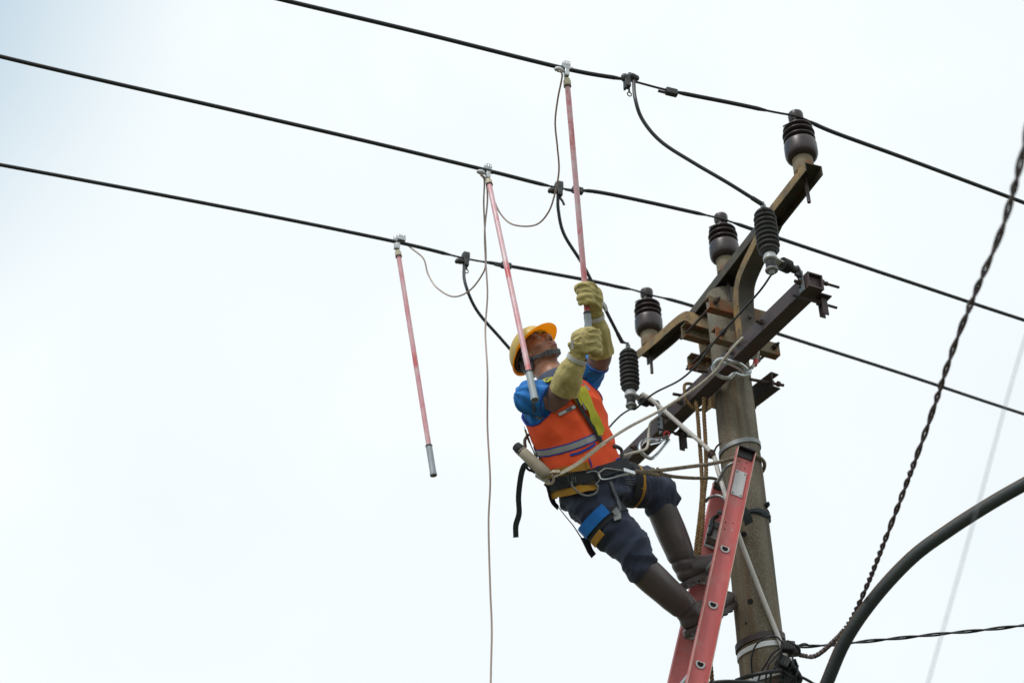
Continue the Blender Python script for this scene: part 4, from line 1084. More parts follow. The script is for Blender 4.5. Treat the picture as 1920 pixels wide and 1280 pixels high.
mb.build('chin_strap', M['web_grey'], safety)
mb = MB(); q, nn = strap_line([(.050, .060, -.080), (.036, .074, -.090), (.018, .086, -.098), (0, .090, -.100), (-.018, .086, -.098), (-.036, .074, -.090), (-.050, .060, -.080)], .004); mb.ribbon(q, nn, .021, .003)
mb.build('chin_cup', M['web_grey'], safety)
q, nn = strap_line([(.048, .062, -.081), (.036, .074, -.090)], .008)
c = q[2]; tn = (q[-1]-q[0]).normalized(); sd_ = tn.cross(nn[2]).normalized()
MB().tube([c+tn*.009+sd_*.013, c+tn*.009-sd_*.013, c-tn*.009-sd_*.013, c-tn*.009+sd_*.013], .0018, 6, closed=True).build('chin_buckle', M['galv'], safety)

# ---- shirt (blue): torso, sleeves
mb = MB(); V_, F_ = Tmesh(.004, .10, .985, 80, 120); mb.add(V_, F_)
mb.add(V_[:120], [tuple(range(120))]); mb.add(V_[-120:], [tuple(range(120))])
sr = ShR+(ElR-ShR)*.66; sl_ = ShL+(ElL-ShL)*.70
limb(mb, [(Tkey(.80)[0].lerp(ShR, .45), .075), (ShR, .072), (ShR.lerp(ElR, .35), .066), (sr, .064)], 24)
limb(mb, [(Tkey(.80)[0].lerp(ShL, .45), .070), (ShL, .070), (ShL.lerp(ElL, .35), .064), (sl_, .062)], 24)
def shd(p, n):
    q = p-ShR; ax = (ElR-ShR).normalized(); h = q.dot(ax)
    a9 = math.atan2(q.dot(Z), q.dot(NN)); q5 = 2.4*nz(p, 8, 2)
    fold = .0042*math.sin(a9*8+q5+h*26)*math.exp(-((q.length-.075)/.05)**2)
    return fold+.003*nz(p, 22, 9)+.014*(.25-abs(nz(Vector((p.x*16+p.z*9, p.y*16, p.z*7-p.x*5)), 1, 2)))
sme = remesh(mb, .006, 5, shd)
shirt = put(sme, 'shirt', M['shirt'], person)
# hems and grey piping of the sleeve
def ringat(c, ax, r, n=30, sx=None):
    ax = ax.normalized(); x = ax.orthogonal().normalized(); y = ax.cross(x)
    return [c+(x*cos(2*pi*k/n)+y*sin(2*pi*k/n))*r for k in range(n)]
MB().tube(ringat(sr+(ElR-ShR).normalized()*.002, ElR-ShR, .0635), .003, 8, closed=True).build('sleeve_hem', M['bluetrim'], person)
MB().tube(ringat(sl_, ElL-ShL, .062), .003, 8, closed=True).build('sleeve_hem', M['bluetrim'], person)
sbv = BVHTree.FromPolygons([v.co+org for v in sme.vertices], [tuple(p.vertices) for p in sme.polygons])
camp = Vector((0, 0, ZC))
def onbv(bv, px, py, off=.002):
    d = (P(px, py, 1)-camp).normalized(); h = bv.ray_cast(camp, d)
    if h[0] is None: return None
    n = h[1]; n = n if n.dot(d) < 0 else -n
    return h[0]+n*off, n
def rib_on(bv, px, w, th, name, m_, par, off=.003, n=5):
    q = cat([Vector((a, b, 0)) for a, b in px], n); P_ = []; N_ = []
    for k in q:
        h = onbv(bv, k.x, k.y, off)
        if h: P_.append(h[0]); N_.append(h[1])
    if len(P_) < 2: print('MISS', name); return
    for _ in range(3):
        P_ = [P_[0]]+[(P_[i-1]+P_[i]*2+P_[i+1])/4 for i in range(1, len(P_)-1)]+[P_[-1]]
        N_ = [N_[0]]+[(N_[i-1]+N_[i]*2+N_[i+1]).normalized() for i in range(1, len(N_)-1)]+[N_[-1]]
    return MB().ribbon(P_, N_, w, th).build(name, m_, par)
rib_on(sbv, [(1001, 742), (1001, 760), (1003, 778), (1012, 783), (1024, 783)], .011, .002, 'sleeve_piping', M['web_grey'], person)
rib_on(sbv, [(1090, 716), (1097, 724), (1104, 732)], .018, .002, 'sleeve_piping', M['silver'], person)

# ---- vest (orange) over the shirt
def keep(t, th, p):
    if (p-ShR).length < .118: return False
    if (p-ShL).length < .112: return False
    if t > .93: return False
    if abs(th) < .30 and t > .84+.09*abs(th)/.30: return False
    return t > .155+.03*cos(th*2)-(.05 if -.35 < th < .2 else 0)
V_, F_ = Tmesh(.013, .06, .97, 150, 220, keep)
bm = bmesh.new(); vv = [bm.verts.new(p) for p in V_]
for f_ in F_: bm.faces.new([vv[k] for k in f_])
bmesh.ops.delete(bm, geom=[v for v in bm.verts if not v.link_faces], context='VERTS')
for _ in range(12):
    bd = {}
    for v in bm.verts:
        es = [e for e in v.link_edges if e.is_boundary]
        if len(es) == 2: bd[v] = sum((e.other_vert(v).co for e in es), Vector())/2
    for v, c in bd.items(): v.co = v.co.lerp(c, .5)
loops = []; seen = set()
for e in bm.edges:
    if e.is_boundary and e not in seen:
        lp = [e.verts[0]]; cur = e; v = e.verts[1]; seen.add(e)
        while v != lp[0]:
            lp.append(v); nx = [x for x in v.link_edges if x.is_boundary and x not in seen]
            if not nx: break
            cur = nx[0]; seen.add(cur); v = cur.other_vert(v)
        if len(lp) > 12: loops.append([v.co.copy() for v in lp])
vm_ = bpy.data.meshes.new('vest'); bm.to_mesh(vm_); bm.free()
vest = put(vm_, 'vest', M['vest'], person)
sol = vest.modifiers.new('solid', 'SOLIDIFY'); sol.thickness = .003; sol.offset = -1
print('vest loops', [len(l) for l in loops])
for lp in loops:
    for _ in range(3): lp = [(lp[i-1]+lp[i]*2+lp[(i+1) % len(lp)])/4 for i in range(len(lp))]
    MB().tube(lp[::2], .0042, 6, closed=True).build('trim', M['bluetrim'], vest)
def tband(t0, th0, t1, th1, w, off, name, m_, par, n=40, th=.0015, tf=None):
    q = []; nn = []
    for i in range(n+1):
        x = i/n; t = t0+(t1-t0)*x; h = th0+(th1-th0)*x
        if tf: t = tf(h)
        q.append(T(t, h, off)); nn.append(Tn(t, h))
    return MB().ribbon(q, nn, w, th).build(name, m_, par)
sR, sM, sE = pth(1003, 846, .013), pth(1050, 843, .013), pth(1118, 818, .013)
print('stripe params', sR, sM, sE)
def tstripe(h):
    # passes through the three measured points
    pts_ = sorted([(sR[1], sR[0]), (sM[1], sM[0]), (sE[1], sE[0])])
    x = h; (a, fa), (b, fb), (c, fc) = pts_
    return fa*(x-b)*(x-c)/((a-b)*(a-c))+fb*(x-a)*(x-c)/((b-a)*(b-c))+fc*(x-a)*(x-b)/((c-a)*(c-b)) if a-.25 < x < c+.25 else (fa if x < a else fc)
lo_, hi_ = sR[1]-.24, sE[1]+.12
tband(0, lo_, 0, hi_, .034, .0150, 'stripe_border', M['bluetrim'], vest, tf=tstripe, th=.001)
tband(0, lo_, 0, hi_, .023, .0155, 'reflective_stripe', M['silver'], vest, tf=tstripe, th=.002)
V9, F9 = Tmesh(.0165, -.04, .97, 90, 120); fbv = BVHTree.FromPolygons(V9, F9)
vbv = BVHTree.FromPolygons([v.co+org for v in vm_.vertices], [tuple(p.vertices) for p in vm_.polygons])
rib_on(vbv, [(1069, 853), (1085, 849), (1102, 841), (1115, 832)], .010, .002, 'pocket_edge', M['bluetrim'], vest)
rib_on(vbv, [(1104, 860), (1107, 868), (1109, 876)], .006, .003, 'front_edge', M['bluetrim'], vest)
rib_on(vbv, [(1047, 777), (1062, 770), (1078, 762)], .017, .0025, 'name_patch_border', M['ink'], vest)
npt_ = rib_on(vbv, [(1048, 777), (1062, 770), (1077, 762.5)], .0135, .004, 'name_patch', M['white'], vest)
# lettering on the patch (partly hidden by the arm)
h0 = onbv(vbv, 1066, 768.5, .0085); h1 = onbv(vbv, 1074, 764.5, .0085)
if h0 and h1:
    tx = bpy.data.curves.new('t', 'FONT'); tx.body = 'SAFII'; tx.size = .014; tx.align_x = 'CENTER'; tx.align_y = 'CENTER'; tx.extrude = .0003; tx.offset = .0004
    to = bpy.data.objects.new('t', tx); COL.objects.link(to)
    me_ = bpy.data.meshes.new_from_object(to.evaluated_get(bpy.context.evaluated_depsgraph_get())); bpy.data.objects.remove(to)
    X_ = (h1[0]-h0[0]).normalized(); n_ = h0[1]; Y_ = n_.cross(X_).normalized(); n_ = X_.cross(Y_)
    Mx = Matrix((X_, Y_, n_)).transposed()
    for v in me_.vertices: v.co = Mx @ v.co + h0[0]
    put(me_, 'lettering', M['ink'], vest)

# ---- collar
mb = MB(); rr = []
for j in range(40):
    a = 2*pi*j/40; b_ = Traw(.955, a, .006); n_ = (b_-Tkey(.955)[0]).normalized(); A = Tframe(.96)[1]
    fr = max(0, cos(a)); hgt = .034+.006*cos(a)
    ctr_ = Tkey(1.0)[0]
    tp = ctr_+(b_-Tkey(.955)[0]).normalized()*.062+A*(hgt-.012); 
    rr.append([b_, b_.lerp(tp, .5)+n_*.004, tp, tp+n_*.004, tp.lerp(b_, .4)+n_*.011, b_+n_*.014-A*.006])
mb.rings(rr, False, True); mb.build('collar', M['collar'], person, angle=60)
mb = MB(); 
for j0 in (-1, 1):
    q_ = [T(.93, j0*.25, .020), T(.90, j0*.55, .020), T(.90, j0*.95, .020)]; mb.ribbon(cat(q_, 5), [Tn(.9, j0*.5)]*11, .035, .003)
mb.build('collar_flap', M['collar'], person)

# ---- rubber sleeves
def sleeve(a, el, wr_, r0, r1, r2, name='rubber_sleeve'):
    mb = MB(); q = cat([a, el, el.lerp(wr_, .55)], 8); n = len(q)-1
    rr = []; rad = lambda t: interp([(0, r0), (.5, r1), (1, r2)], t)
    fr_ = frames(q)
    outer = [[p+(x*cos(2*pi*j/32)+y*sin(2*pi*j/32))*(rad(i/n)+.0016*nz(p+(x*cos(2*pi*j/32)+y*sin(2*pi*j/32))*.06, 16)) for j in range(32)] for i, (p, t, x, y) in enumerate(fr_)]
    p, t, x, y = fr_[0]
    inn = [[p+t*.03+(x*cos(2*pi*j/32)+y*sin(2*pi*j/32))*(r0-.004) for j in range(32)], [p+(x*cos(2*pi*j/32)+y*sin(2*pi*j/32))*(r0-.003) for j in range(32)]]
    mb.rings(inn+outer, caps=False); s__ = mb.build(name, M['rubber'], person, angle=70)
    MB().tube([p+(x*cos(2*pi*j/32)+y*sin(2*pi*j/32))*r0 for j in range(32)], .0022, 6, closed=True).build('sleeve_rim', M['rim'], s__)
sleeve(P(1036, 758, 5.93), P(1047, 739, 5.905), WrR, .055, .052, .034)
sleeve(ElL-(WrL-ElL).normalized()*.020+(ShL-ElL).normalized()*.05, ElL, WrL, .050, .047, .034)

# ---- gloves
SA, SAX = g1[1], g1[2]
def stick_pt(pt):
    return SA+SAX*((pt-SA).dot(SAX))
def glove(wr_, el, hand_px, side, name_label, cuffstart, cr, K=1.0):
    """side: direction from stick towards the wrist/back of hand"""
    c = None; best = 1e9
    for k in range(400):
        q = SA+SAX*(k*.004); d = q.y*CP+(q.z-ZC)*SP; y_ = 640-((q.z-ZC)*CP-q.y*SP)/d*FPX
        if abs(y_-hand_px) < best: best = abs(y_-hand_px); c = q
    upv = -SAX                                     # towards the top of the stick
    w_ = (side-upv*side.dot(upv)).normalized()     # palm side (wrist side)
    view = (camp-c).normalized(); vv_ = (view-upv*view.dot(upv)); vv_ = (vv_-w_*vv_.dot(w_)).normalized()  # towards viewer
    mb = MB(); 
    R_ = .026*K
    def ap(a, r, h): return c+(w_*cos(a)+vv_*sin(a))*(r if r < .04 else r*K)+upv*h*K
    # four fingers wrap from the palm side across the front and behind
    for k, (h, rf, ln) in enumerate(((.037, .0135, 1.0), (.0125, .0145, 1.05), (-.0125, .0140, 1.0), (-.036, .0125, .9))):
        rf *= K
        pts_ = [ap(radians(-8), .046, h*.92)]
        for a in (22, 55, 95, 135, 170, 205, 235): pts_.append(ap(radians(a*ln), (R_+.009) if a < 60 else (R_+.004*math.sin(radians(a))+.002), h*(1-.06*abs(sin(radians(a))))+.004*(a/200)))
        mb.tube(cat(pts_, 4), [rf*1.12, rf*1.1, rf*1.06, rf, rf*1.05, rf*.98, rf*.95, rf*.86], 12)
        mb.ell(pts_[-1], w_*rf*.85, vv_*rf*.85, upv*rf*.8, 10, 8)
        mb.ell(ap(radians(150*ln), R_+.004, h), w_*rf*1.12, vv_*rf*1.12, upv*rf*.98, 10, 8)     # knuckle
    # palm / back of the hand
    pc = ap(radians(-5), .046, 0)
    mb.ell(pc, w_*.026*K, vv_*.034*K, upv*.050*K, 20, 14)
    mb.ell(ap(radians(30), .048, -.004), w_*.022*K, vv_*.018*K, upv*.046*K, 16, 10)
    # thumb leaves the side of the palm near the wrist and closes from behind
    tp = [ap(radians(-20), .055, -.018), ap(radians(-52), .046, .012), ap(radians(-95), .036, .034), ap(radians(-140), .031, .040), ap(radians(-175), .031, .036)]
    mb.tube(cat(tp, 4), [.019, .018, .016, .0145, .012], 12); mb.ell(tp[-1], w_*.012, vv_*.012, upv*.011, 10, 8)
    wrd = (el-wr_).normalized()
    mb.tube(cat([pc, pc.lerp(wr_, .5), wr_, wr_+wrd*.03], 4), [.040*K, .036, .033, .034], 20)
    def gd(p, n):
        q = p-c
        return .0018*nz(p, 45, 2)+.0095*(.20-abs(nz(Vector((q.dot(upv)*38+q.dot(w_)*12, q.dot(w_)*12, q.dot(vv_)*16)), 1, 4)))+.0010*nz(Vector((q.dot(upv)*140+5*nz(p, 20), q.dot(w_)*20, q.dot(vv_)*20)), 1)
    gm = remesh(mb, .0033, 3, gd)
    gl = put(gm, 'glove', M['glove'], person, label=name_label)
    # gauntlet cuff
    q = cat([wr_+(pc-wr_)*.25, wr_+wrd*.03, wr_+wrd*.08, cuffstart], 8); n = len(q)-1; rr = []
    rad = lambda t: interp(cr, t)
    fr_ = frames(q)
    for i, (p, t, x, y) in enumerate(fr_):
        rr.append([p+(x*cos(2*pi*j/40)+y*sin(2*pi*j/40))*(rad(i/n)+(.0065*nz(Vector((j*.0+cos(2*pi*j/40)*2.2, sin(2*pi*j/40)*2.2, i*.12+c.z*3)), 1.6)+.0014*nz(Vector((cos(2*pi*j/40)*5, sin(2*pi*j/40)*5, i*.5)), 1))) for j in range(40)])
    p, t, x, y = fr_[-1]
    rr.append([p+(x*cos(2*pi*j/40)+y*sin(2*pi*j/40))*(rad(1)-.003) for j in range(40)]); p2 = fr_[-4][0]
    rr.append([p2+(x*cos(2*pi*j/40)+y*sin(2*pi*j/40))*(rad(1)-.006) for j in range(40)])
    MB().rings(rr, caps=False).build('cuff', M['glove'], gl, angle=70)
    sc = wr_+wrd*.0
    fx = frames([sc-wrd*.001, sc+wrd*.001])[0]
    ring = [sc+(fx[2]*cos(a)+fx[3]*sin(a))*(interp(cr, .10)+.0045) for a in [2*pi*k/30 for k in range(30)]]
    MB().ribbon(ring, [(r_-sc).normalized() for r_ in ring], .017, .003, closed=True).build('wrist_strap', M['glstrap'], gl)
    return c, gl
cU, glU = glove(P(1114, 594, 5.985), ElL, 556, (U*.9-NN*.25).normalized(), 'upper glove closed round the pink pole', ElL+(WrL-ElL).normalized()*-.004, [(0, .035), (.12, .037), (.3, .045), (.6, .052), (1, .056)], 1.06)
cD, glD = glove(P(1082, 672, 5.83), ElR, 646, (-U*.9+NN*.15-Z*.3).normalized(), 'lower glove closed round the grip of the pole', P(1057, 733, 5.885), [(0, .035), (.14, .037), (.35, .049), (.65, .058), (1, .061)], 1.2)
h = WrL+U*.045
MB().ribbon(cat([P(1128, 566, 5.93), P(1134, 573, 5.93), P(1137, 582, 5.94)], 4), [Vector((.3, -1, 0))]*9, .016, .003).build('strap_tail', M['glstrap'], glU)
MB().ribbon(cat([P(1074, 654, 5.79), P(1072, 645, 5.79), P(1076, 637, 5.79)], 4), [Vector((.3, -1, 0))]*9, .010, .003).build('strap_tail', M['glstrap'], glD)

# ---- trousers
mb = MB()
V_, F_ = Tmesh(.006, -.06, .16, 12, 60); mb.add(V_, F_); mb.add(V_[:60], [tuple(range(60))]); mb.add(V_[-60:], [tuple(range(60))])
HRr, HLr = HiR+Z*-.0, HiL
BtR = P(1199, 1062, 5.835); BtL = P(1237, 945, 6.20)
limb(mb, [(Tkey(.02)[0].lerp(HiR, .7), .100), (P(1105, 940, 5.92), .104), (P(1142, 985, 5.89), .094), (P(1178, 1020, 5.85), .082), (P(1194, 1048, 5.83), .074), (BtR, .068), (BtR.lerp(AnR, .15), .056)], 26, 6)
limb(mb, [(Tkey(.02)[0].lerp(HiL, .6), .096), (P(1158, 905, 6.10), .094), (P(1200, 913, 6.17), .088), (P(1232, 920, 6.21), .082), (P(1242, 934, 6.21), .075), (BtL, .070), (BtL.lerp(AnL, .15), .056)], 26, 6)
def trd(p, n):
    kR = math.exp(-((p-P(1185, 1035, 5.84)).length/.10)**2); kL = math.exp(-((p-P(1235, 925, 6.2)).length/.09)**2)
    axR = (KnR-HiR).normalized(); hh = (p-HiR).dot(axR)
    axL = (KnL-HiL).normalized(); hl = (p-HiL).dot(axL)
    f = .006*nz(p, 9, 4)+.003*nz(p, 24, 1)
    w1 = nz(p, 7, 3)*5
    f += (.0028+.007*kR)*math.sin(hh*(95)+w1)*.55+(.002+.006*kL)*math.sin(hl*120+w1)*.5
    f += .003*kR+.002*kL
    isR = (p-P(1130, 975, 5.9)).length < (p-P(1210, 915, 6.18)).length
    hx, ax_ = (hh, axR) if isR else (hl, axL)
    q_ = p-HiR; side_ = q_.dot(ax_.cross(NN).normalized()); dep_ = q_.dot(NN)
    f += .020*(.24-abs(nz(Vector((hx*17+side_*9, side_*5-dep_*4, dep_*7)), 1, 6)))*(1 if hx < .5 else .3)
    f += .010*(.22-abs(nz(Vector((hx*34-side_*14, side_*12, dep_*10)), 1, 16)))
    return f
tme = remesh(mb, .0062, 3, trd)
trs = put(tme, 'trousers', M['navy'], person)
tbv = BVHTree.FromPolygons([v.co+org for v in tme.vertices], [tuple(p.vertices) for p in tme.polygons])

# ---- boots
def boot(top, an, toe, r0, lab, shinc):
    b = thing_child = None
    mb = MB(); ax = (an-top).normalized(); fo = (toe-an); Lf = fo.length; fd = fo.normalized()
    up_ = (-ax-(-ax).dot(fd)*fd).normalized()     # away from the sole
    hl = an-fd*.028-up_*.052; 
    bl = an+fd*(Lf*.62)-up_*.060; te = an+fd*Lf-up_*.050
    limb(mb, [(top, r0), (top.lerp(an, .30), r0*1.0), (top.lerp(an, .62), r0*.96), (top.lerp(an, .86), .059), (an, .055), (an-up_*.02, .052)], 26, 6)
    mb.tube(cat([an-fd*.008-up_*.022, an+fd*.05-up_*.028, bl+up_*.016, te+up_*.014], 5), [.053, .049, .044, .032], 22)
    mb.ell(te+up_*.010-fd*.01, fd*.034, up_*.030, fd.cross(up_)*.036, 18, 12)
    mb.ell(an-fd*.012-up_*.036, fd*.048, up_*.040, fd.cross(up_)*.042, 18, 12)
    def bd_(p, n):
        h = (p-an).dot(-ax); 
        return .0026*nz(p, 11)+.0055*(.3-abs(nz(Vector((h*20, nz(p, 5)*2+p.x*4, p.y*3)), 1, 3)))*math.exp(-((h-.02)/.07)**2)-.004*math.exp(-((h-.012+.2*(p-an).dot(fd))/.008)**2)
    me_ = remesh(mb, .0045, 10, bd_)
    bo = put(me_, 'boot', M['boot'], person, label=lab)
    # opening rim
    fr_ = frames([top-ax*.002, top+ax*.002])[0]
    MB().tube([top-ax*.001+(fr_[2]*cos(a)+fr_[3]*sin(a))*r0*.985 for a in [2*pi*k/32 for k in range(32)]], .0035, 6, closed=True).build('boot_rim', M['boot'], bo)
    # sole slab with welt, heel block and tread
    sd_ = fd.cross(up_).normalized()
    outl = []
    prof_ = [(-.056, .022), (-.066, 0), (-.056, -.022), (-.02, -.038), (.04, -.036), (Lf*.62, -.044), (Lf*.85, -.038), (Lf+.012, -.018), (Lf+.020, 0), (Lf+.012, .018), (Lf*.85, .038), (Lf*.62, .044), (.04, .036), (-.02, .038)]
    base = an-up_*.071
    q = cat([base+fd*a+sd_*b for a, b in prof_], 4, True)
    cen = base+fd*Lf*.4
    mb2 = MB(); mb2.rings([[p-up_*.012 for p in q], [p+up_*.0 for p in q], [p*.985+cen*.015+up_*.008 for p in q]])
    so_ = mb2.build('sole', M['boot'], bo, angle=50)
    mb3 = MB()
    for k in range(9):
        a = -.04+(Lf+.04)*k/8.5
        if .03 < a < .075: continue
        wd = .030 if a < .05 else .038
        mb3.box(base+fd*a-up_*.016, fd*.006, sd_*wd*(.75 if a > Lf*.9 else 1), up_*.006)
    mb3.box(base-fd*.025-up_*.018, fd*.032, sd_*.028, up_*.009)
    mb3.build('tread', M['boot'], so_, smooth=False, bevel=.002)
    # green lining shows as a smear on the back of the shaft
    return bo
bR = boot(BtR, AnR, P(1359, 1103, 6.05), .0655, 'nearer brown rubber boot, lower on the ladder', None)
bL = boot(BtL, AnL, P(1345, 1030, 6.24), .067, 'farther brown rubber boot, one rung higher', None)

# ---- harness
har = MB()
hb = None
mb = MB()
bc = lambda h: .085-.012*cos(h)
def Tb(t0f, h0, h1, w, off, name, m_, par, th=.004, n=70):
    q = [T(t0f(h0+(h1-h0)*i/n), h0+(h1-h0)*i/n, off) for i in range(n+1)]; nn = [Tn(t0f(h0+(h1-h0)*i/n), h0+(h1-h0)*i/n) for i in range(n+1)]
    return MB().ribbon(q, nn, w, th).build(name, m_, par)
pb1 = pth(1040, 905, .03); pb2 = pth(1105, 893, .03)
print('belt params', pb1, pb2)
bt = lambda h: interp(sorted([(pb1[1], pb1[0]), (pb2[1], pb2[0])]), h)
harn = Tb(bt, -pi, pi, .048, .036, 'harness_belt', M['web_black'], person)
Tb(bt, pb1[1]-1.1, pb2[1]+.1, .118, .029, 'waist_pad', M['pad'], harn, th=.006)
Tb(lambda h: bt(h)+.062, pb1[1]-1.1, pb2[1]+.1, .006, .036, 'pad_edge', M['web_black'], harn)
Tb(lambda h: bt(h)-.060, pb1[1]-1.1, pb2[1]+.1, .006, .036, 'pad_edge', M['web_black'], harn)
hbv = BVHTree.FromPolygons([harn.matrix_world.inverted() @ v.co + org for v in harn.data.vertices], [tuple(p.vertices) for p in harn.data.polygons])
# belt stitching bars
mb = MB()
for x in (1065, 1072, 1075, 1079, 1107, 1111):
    a = onbv(hbv, x, 893, .001); b = onbv(hbv, x+1, 904, .001)
    if a and b: mb.tube([a[0], b[0]], .0012, 5)
mb.build('stitching', M['galv'], harn, kind='stuff')
def chain(px, d, r, name, m_, par, n=6, closed=False):
    pts_ = [P(a[0], a[1], a[2] if len(a) > 2 else d) for a in px]; return MB().tube(pts_, r, 8, n=n, closed=closed).build(name, m_, par)
# D rings and snap hook at the front of the belt
chain([(1071, 902), (1074, 912), (1086, 924), (1103, 929), (1118, 923), (1121, 912), (1116, 906)], 5.80, .0042, 'd_ring', M['galv'], harn)
chain([(1100, 886), (1115, 883), (1124, 890), (1122, 903), (1110, 906), (1098, 904)], 5.81, .0035, 'd_ring', M['galv'], harn)
# shoulder straps: lime webbing down the chest, dark edge
lbv = vbv
rib_on(fbv, [(1087, 727), (1094, 743), (1103, 762), (1112, 782), (1119, 800), (1124, 812)], .052, .003, 'shoulder_strap', M['web_lime'], harn, off=.006)
rib_on(fbv, [(1078, 748), (1086, 766), (1098, 784), (1109, 802), (1119, 818), (1128, 834)], .016, .003, 'strap_edge', M['web_black'], harn, off=.008)
rib_on(fbv, [(1090, 756), (1094, 764), (1097, 770)], .009, .004, 'strap_adjuster', M['galv'], harn, off=.006)
rib_on(fbv, [(1075, 740), (1080, 750), (1087, 761)], .030, .004, 'strap_pad', M['web_lime'], harn, off=.005)
rib_on(fbv, [(1116, 795), (1120, 806), (1124, 817)], .028, .004, 'strap_pad', M['web_lime'], harn, off=.010)
q = [T(.90, -.75, .028), T(.925, -.9, .024), T(.94, -1.3, .022), T(.90, -1.9, .020)]
MB().ribbon(cat(q, 5), [Tn(.9, -1.0)]*16, .04, .003).build('shoulder_strap', M['web_lime'], harn)
q = [T(.93, .1, .03), T(.90, -.15, .028), T(.86, -.35, .022)]
MB().ribbon(cat(q, 5), [Tn(.9, -.1)]*11, .03, .003).build('shoulder_strap', M['web_lime'], harn)
MB().ribbon(cat([T(.94, -.42, .030), T(.91, -.46, .030), T(.87, -.5, .026)], 4), [Tn(.9, -.45)]*9, .026, .004).build('strap_edge', M['web_black'], harn)
# back strap seen along the left edge of the torso
for (t0_, t1_, h0_, w_, m_) in ((.62, .20, -2.25, .030, 'web_lime'), (.64, .18, -2.12, .012, 'web_black')):
    q = [T(t0_+(t1_-t0_)*i/16, h0_, .022) for i in range(17)]; MB().ribbon(q, [Tn(t0_+(t1_-t0_)*i/16, h0_) for i in range(17)], w_, .003).build('back_strap', M[m_], harn)
# leg loops
def legloop(c, ax, r, w, m_, name, off=0, th=.004, arc=(0, 2*pi), ref=None):
    ax = ax.normalized(); view = (camp-c).normalized(); x = (view-ax*view.dot(ax)).normalized(); y = ax.cross(x)
    n = 48; q = []; nn = []; full = arc[1]-arc[0] > 6.2
    for i in range(n if full else n+1):
        a = arc[0]+(arc[1]-arc[0])*i/n; d = x*cos(a)+y*sin(a)
        h = tbv.ray_cast(c, d, .2); rr_ = (h[0]-c).length if h[0] else r
        q.append(c+d*(rr_+.0065+off)); nn.append(d)
    for _ in range(9):
        if full: q = [(q[i-1]+q[i]*2+q[(i+1) % n])/4 for i in range(n)]
        else: q = [q[0]]+[(q[i-1]+q[i]*2+q[i+1])/4 for i in range(1, n)]+[q[-1]]
    return MB().ribbon(q, nn, w, th, closed=full).build(name, m_, harn)
cR = P(1137, 980, 5.90); axl = P(1160, 1025, 5.86)-P(1108, 965, 5.93)+Vector((0, 0, 0))
axl = P(1178, 1020, 5.85)-P(1110, 945, 5.92)
legloop(cR, axl, .1, .046, M['web_black'], 'leg_strap')
legloop(cR-axl.normalized()*.026, axl, .1, .050, M['bluepad'], 'leg_pad', off=.001, arc=(-.35, 1.35))
legloop(cR+axl.normalized()*.034, axl, .1, .030, M['pad'], 'leg_pad', off=.002, arc=(.35, 1.35))
cL = P(1176, 915, 6.13); axq = P(1205, 912, 6.17)-P(1150, 905, 6.1)
legloop(cL, axq, .1, .040, M['web_black'], 'leg_strap')
legloop(cL+axq.normalized()*.022, axq, .1, .026, M['pad'], 'leg_pad', off=-.002, arc=(-2.3, 2.3))
mb = MB()
for k in range(4):
    c_ = [onbv(tbv, 1170+k*0, 893+k*5, .010), onbv(tbv, 1186, 893+k*5, .010)]
    if all(c_): mb.tube([c_[0][0], c_[1][0]], .0012, 5)
mb.build('stitching', M['galv'], harn, kind='stuff')
rib_on(tbv, [(1142, 905), (1150, 925), (1158, 945), (1160, 960), (1162, 975)], .016, .004, 'leg_adjuster_strap', M['web_grey'], harn, off=.008)
rib_on(tbv, [(1148, 955), (1156, 968), (1160, 976)], .030, .006, 'leg_buckle', M['galv'], harn, off=.012)
# hip strap at the back, hanging webbing tails
def web(px, w, m_, name='webbing_tail', nrm=Vector((.3, -.9, .2)), th=.003, n=5, par=None):
    pts_ = cat([P(*a) for a in px], n); return MB().ribbon(pts_, [nrm]*len(pts_), w, th).build(name, m_, par or harn)
web([(1022, 905, 5.93), (1030, 915, 5.93), (1033, 930, 5.93), (1038, 943, 5.93), (1046, 952, 5.94)], .026, M['web_black'], 'hip_strap')
web([(1046, 950, 5.93), (1060, 968, 5.95), (1074, 985, 5.96), (1088, 1006, 5.95), (1098, 1020, 5.93)], .010, M['web_black'], 'thigh_strap', nrm=Vector((.6, -.5, .5)))
web([(1095, 1008, 5.92), (1101, 1020, 5.90), (1106, 1032, 5.90), (1113, 1042, 5.90)], .034, M['web_black'])
web([(1003, 885, 5.93), (993, 872, 5.92), (984, 872, 5.92), (977, 890, 5.92), (972, 930, 5.92), (973, 962, 5.92), (967, 985, 5.92), (967, 1007, 5.92)], .024, M['web_teal'])
web([(985, 872, 5.93), (990, 880, 5.92), (1000, 884, 5.92), (1012, 888, 5.92)], .012, M['web_black'])
# snap hook of the positioning rope
sk = thing('snap_hook', P(1150, 885, 5.86), 'long silver snap hook joining the belt to the grey rope', 'snap hook')
MB().tube([P(1121, 888, 5.80), P(1126, 897, 5.81), P(1140, 897, 5.84), P(1160, 892, 5.88), P(1180, 889, 5.91), P(1192, 887, 5.92)], [.0045, .0055, .005, .005, .006, .004], 8, n=5).build('hook_body', M['chrome'], sk)
MB().tube([P(1121, 888, 5.80), P(1128, 882, 5.81), P(1137, 878, 5.83), P(1160, 881, 5.87), P(1178, 884, 5.90)], .0035, 8, n=4).build('gate', M['galv'], sk)
mb = MB(); c = P(1180, 884, 5.89); mb.box(c, (P(1192, 887, 5.91)-P(1168, 880, 5.87))*.45, Vector((0, -.2, 1))*.009, Vector((0, 1, 0))*.006); mb.build('hook_plate', M['chrome'], sk, bevel=.003)
MB().tube([P(1150, 838, 5.97), P(1154, 836, 5.99), P(1165, 843, 6.02), P(1166, 858, 6.0), P(1162, 872, 5.97), P(1166, 882, 5.95)], .008, 8, n=5).build('lanyard_loop', M['tap'], sk)
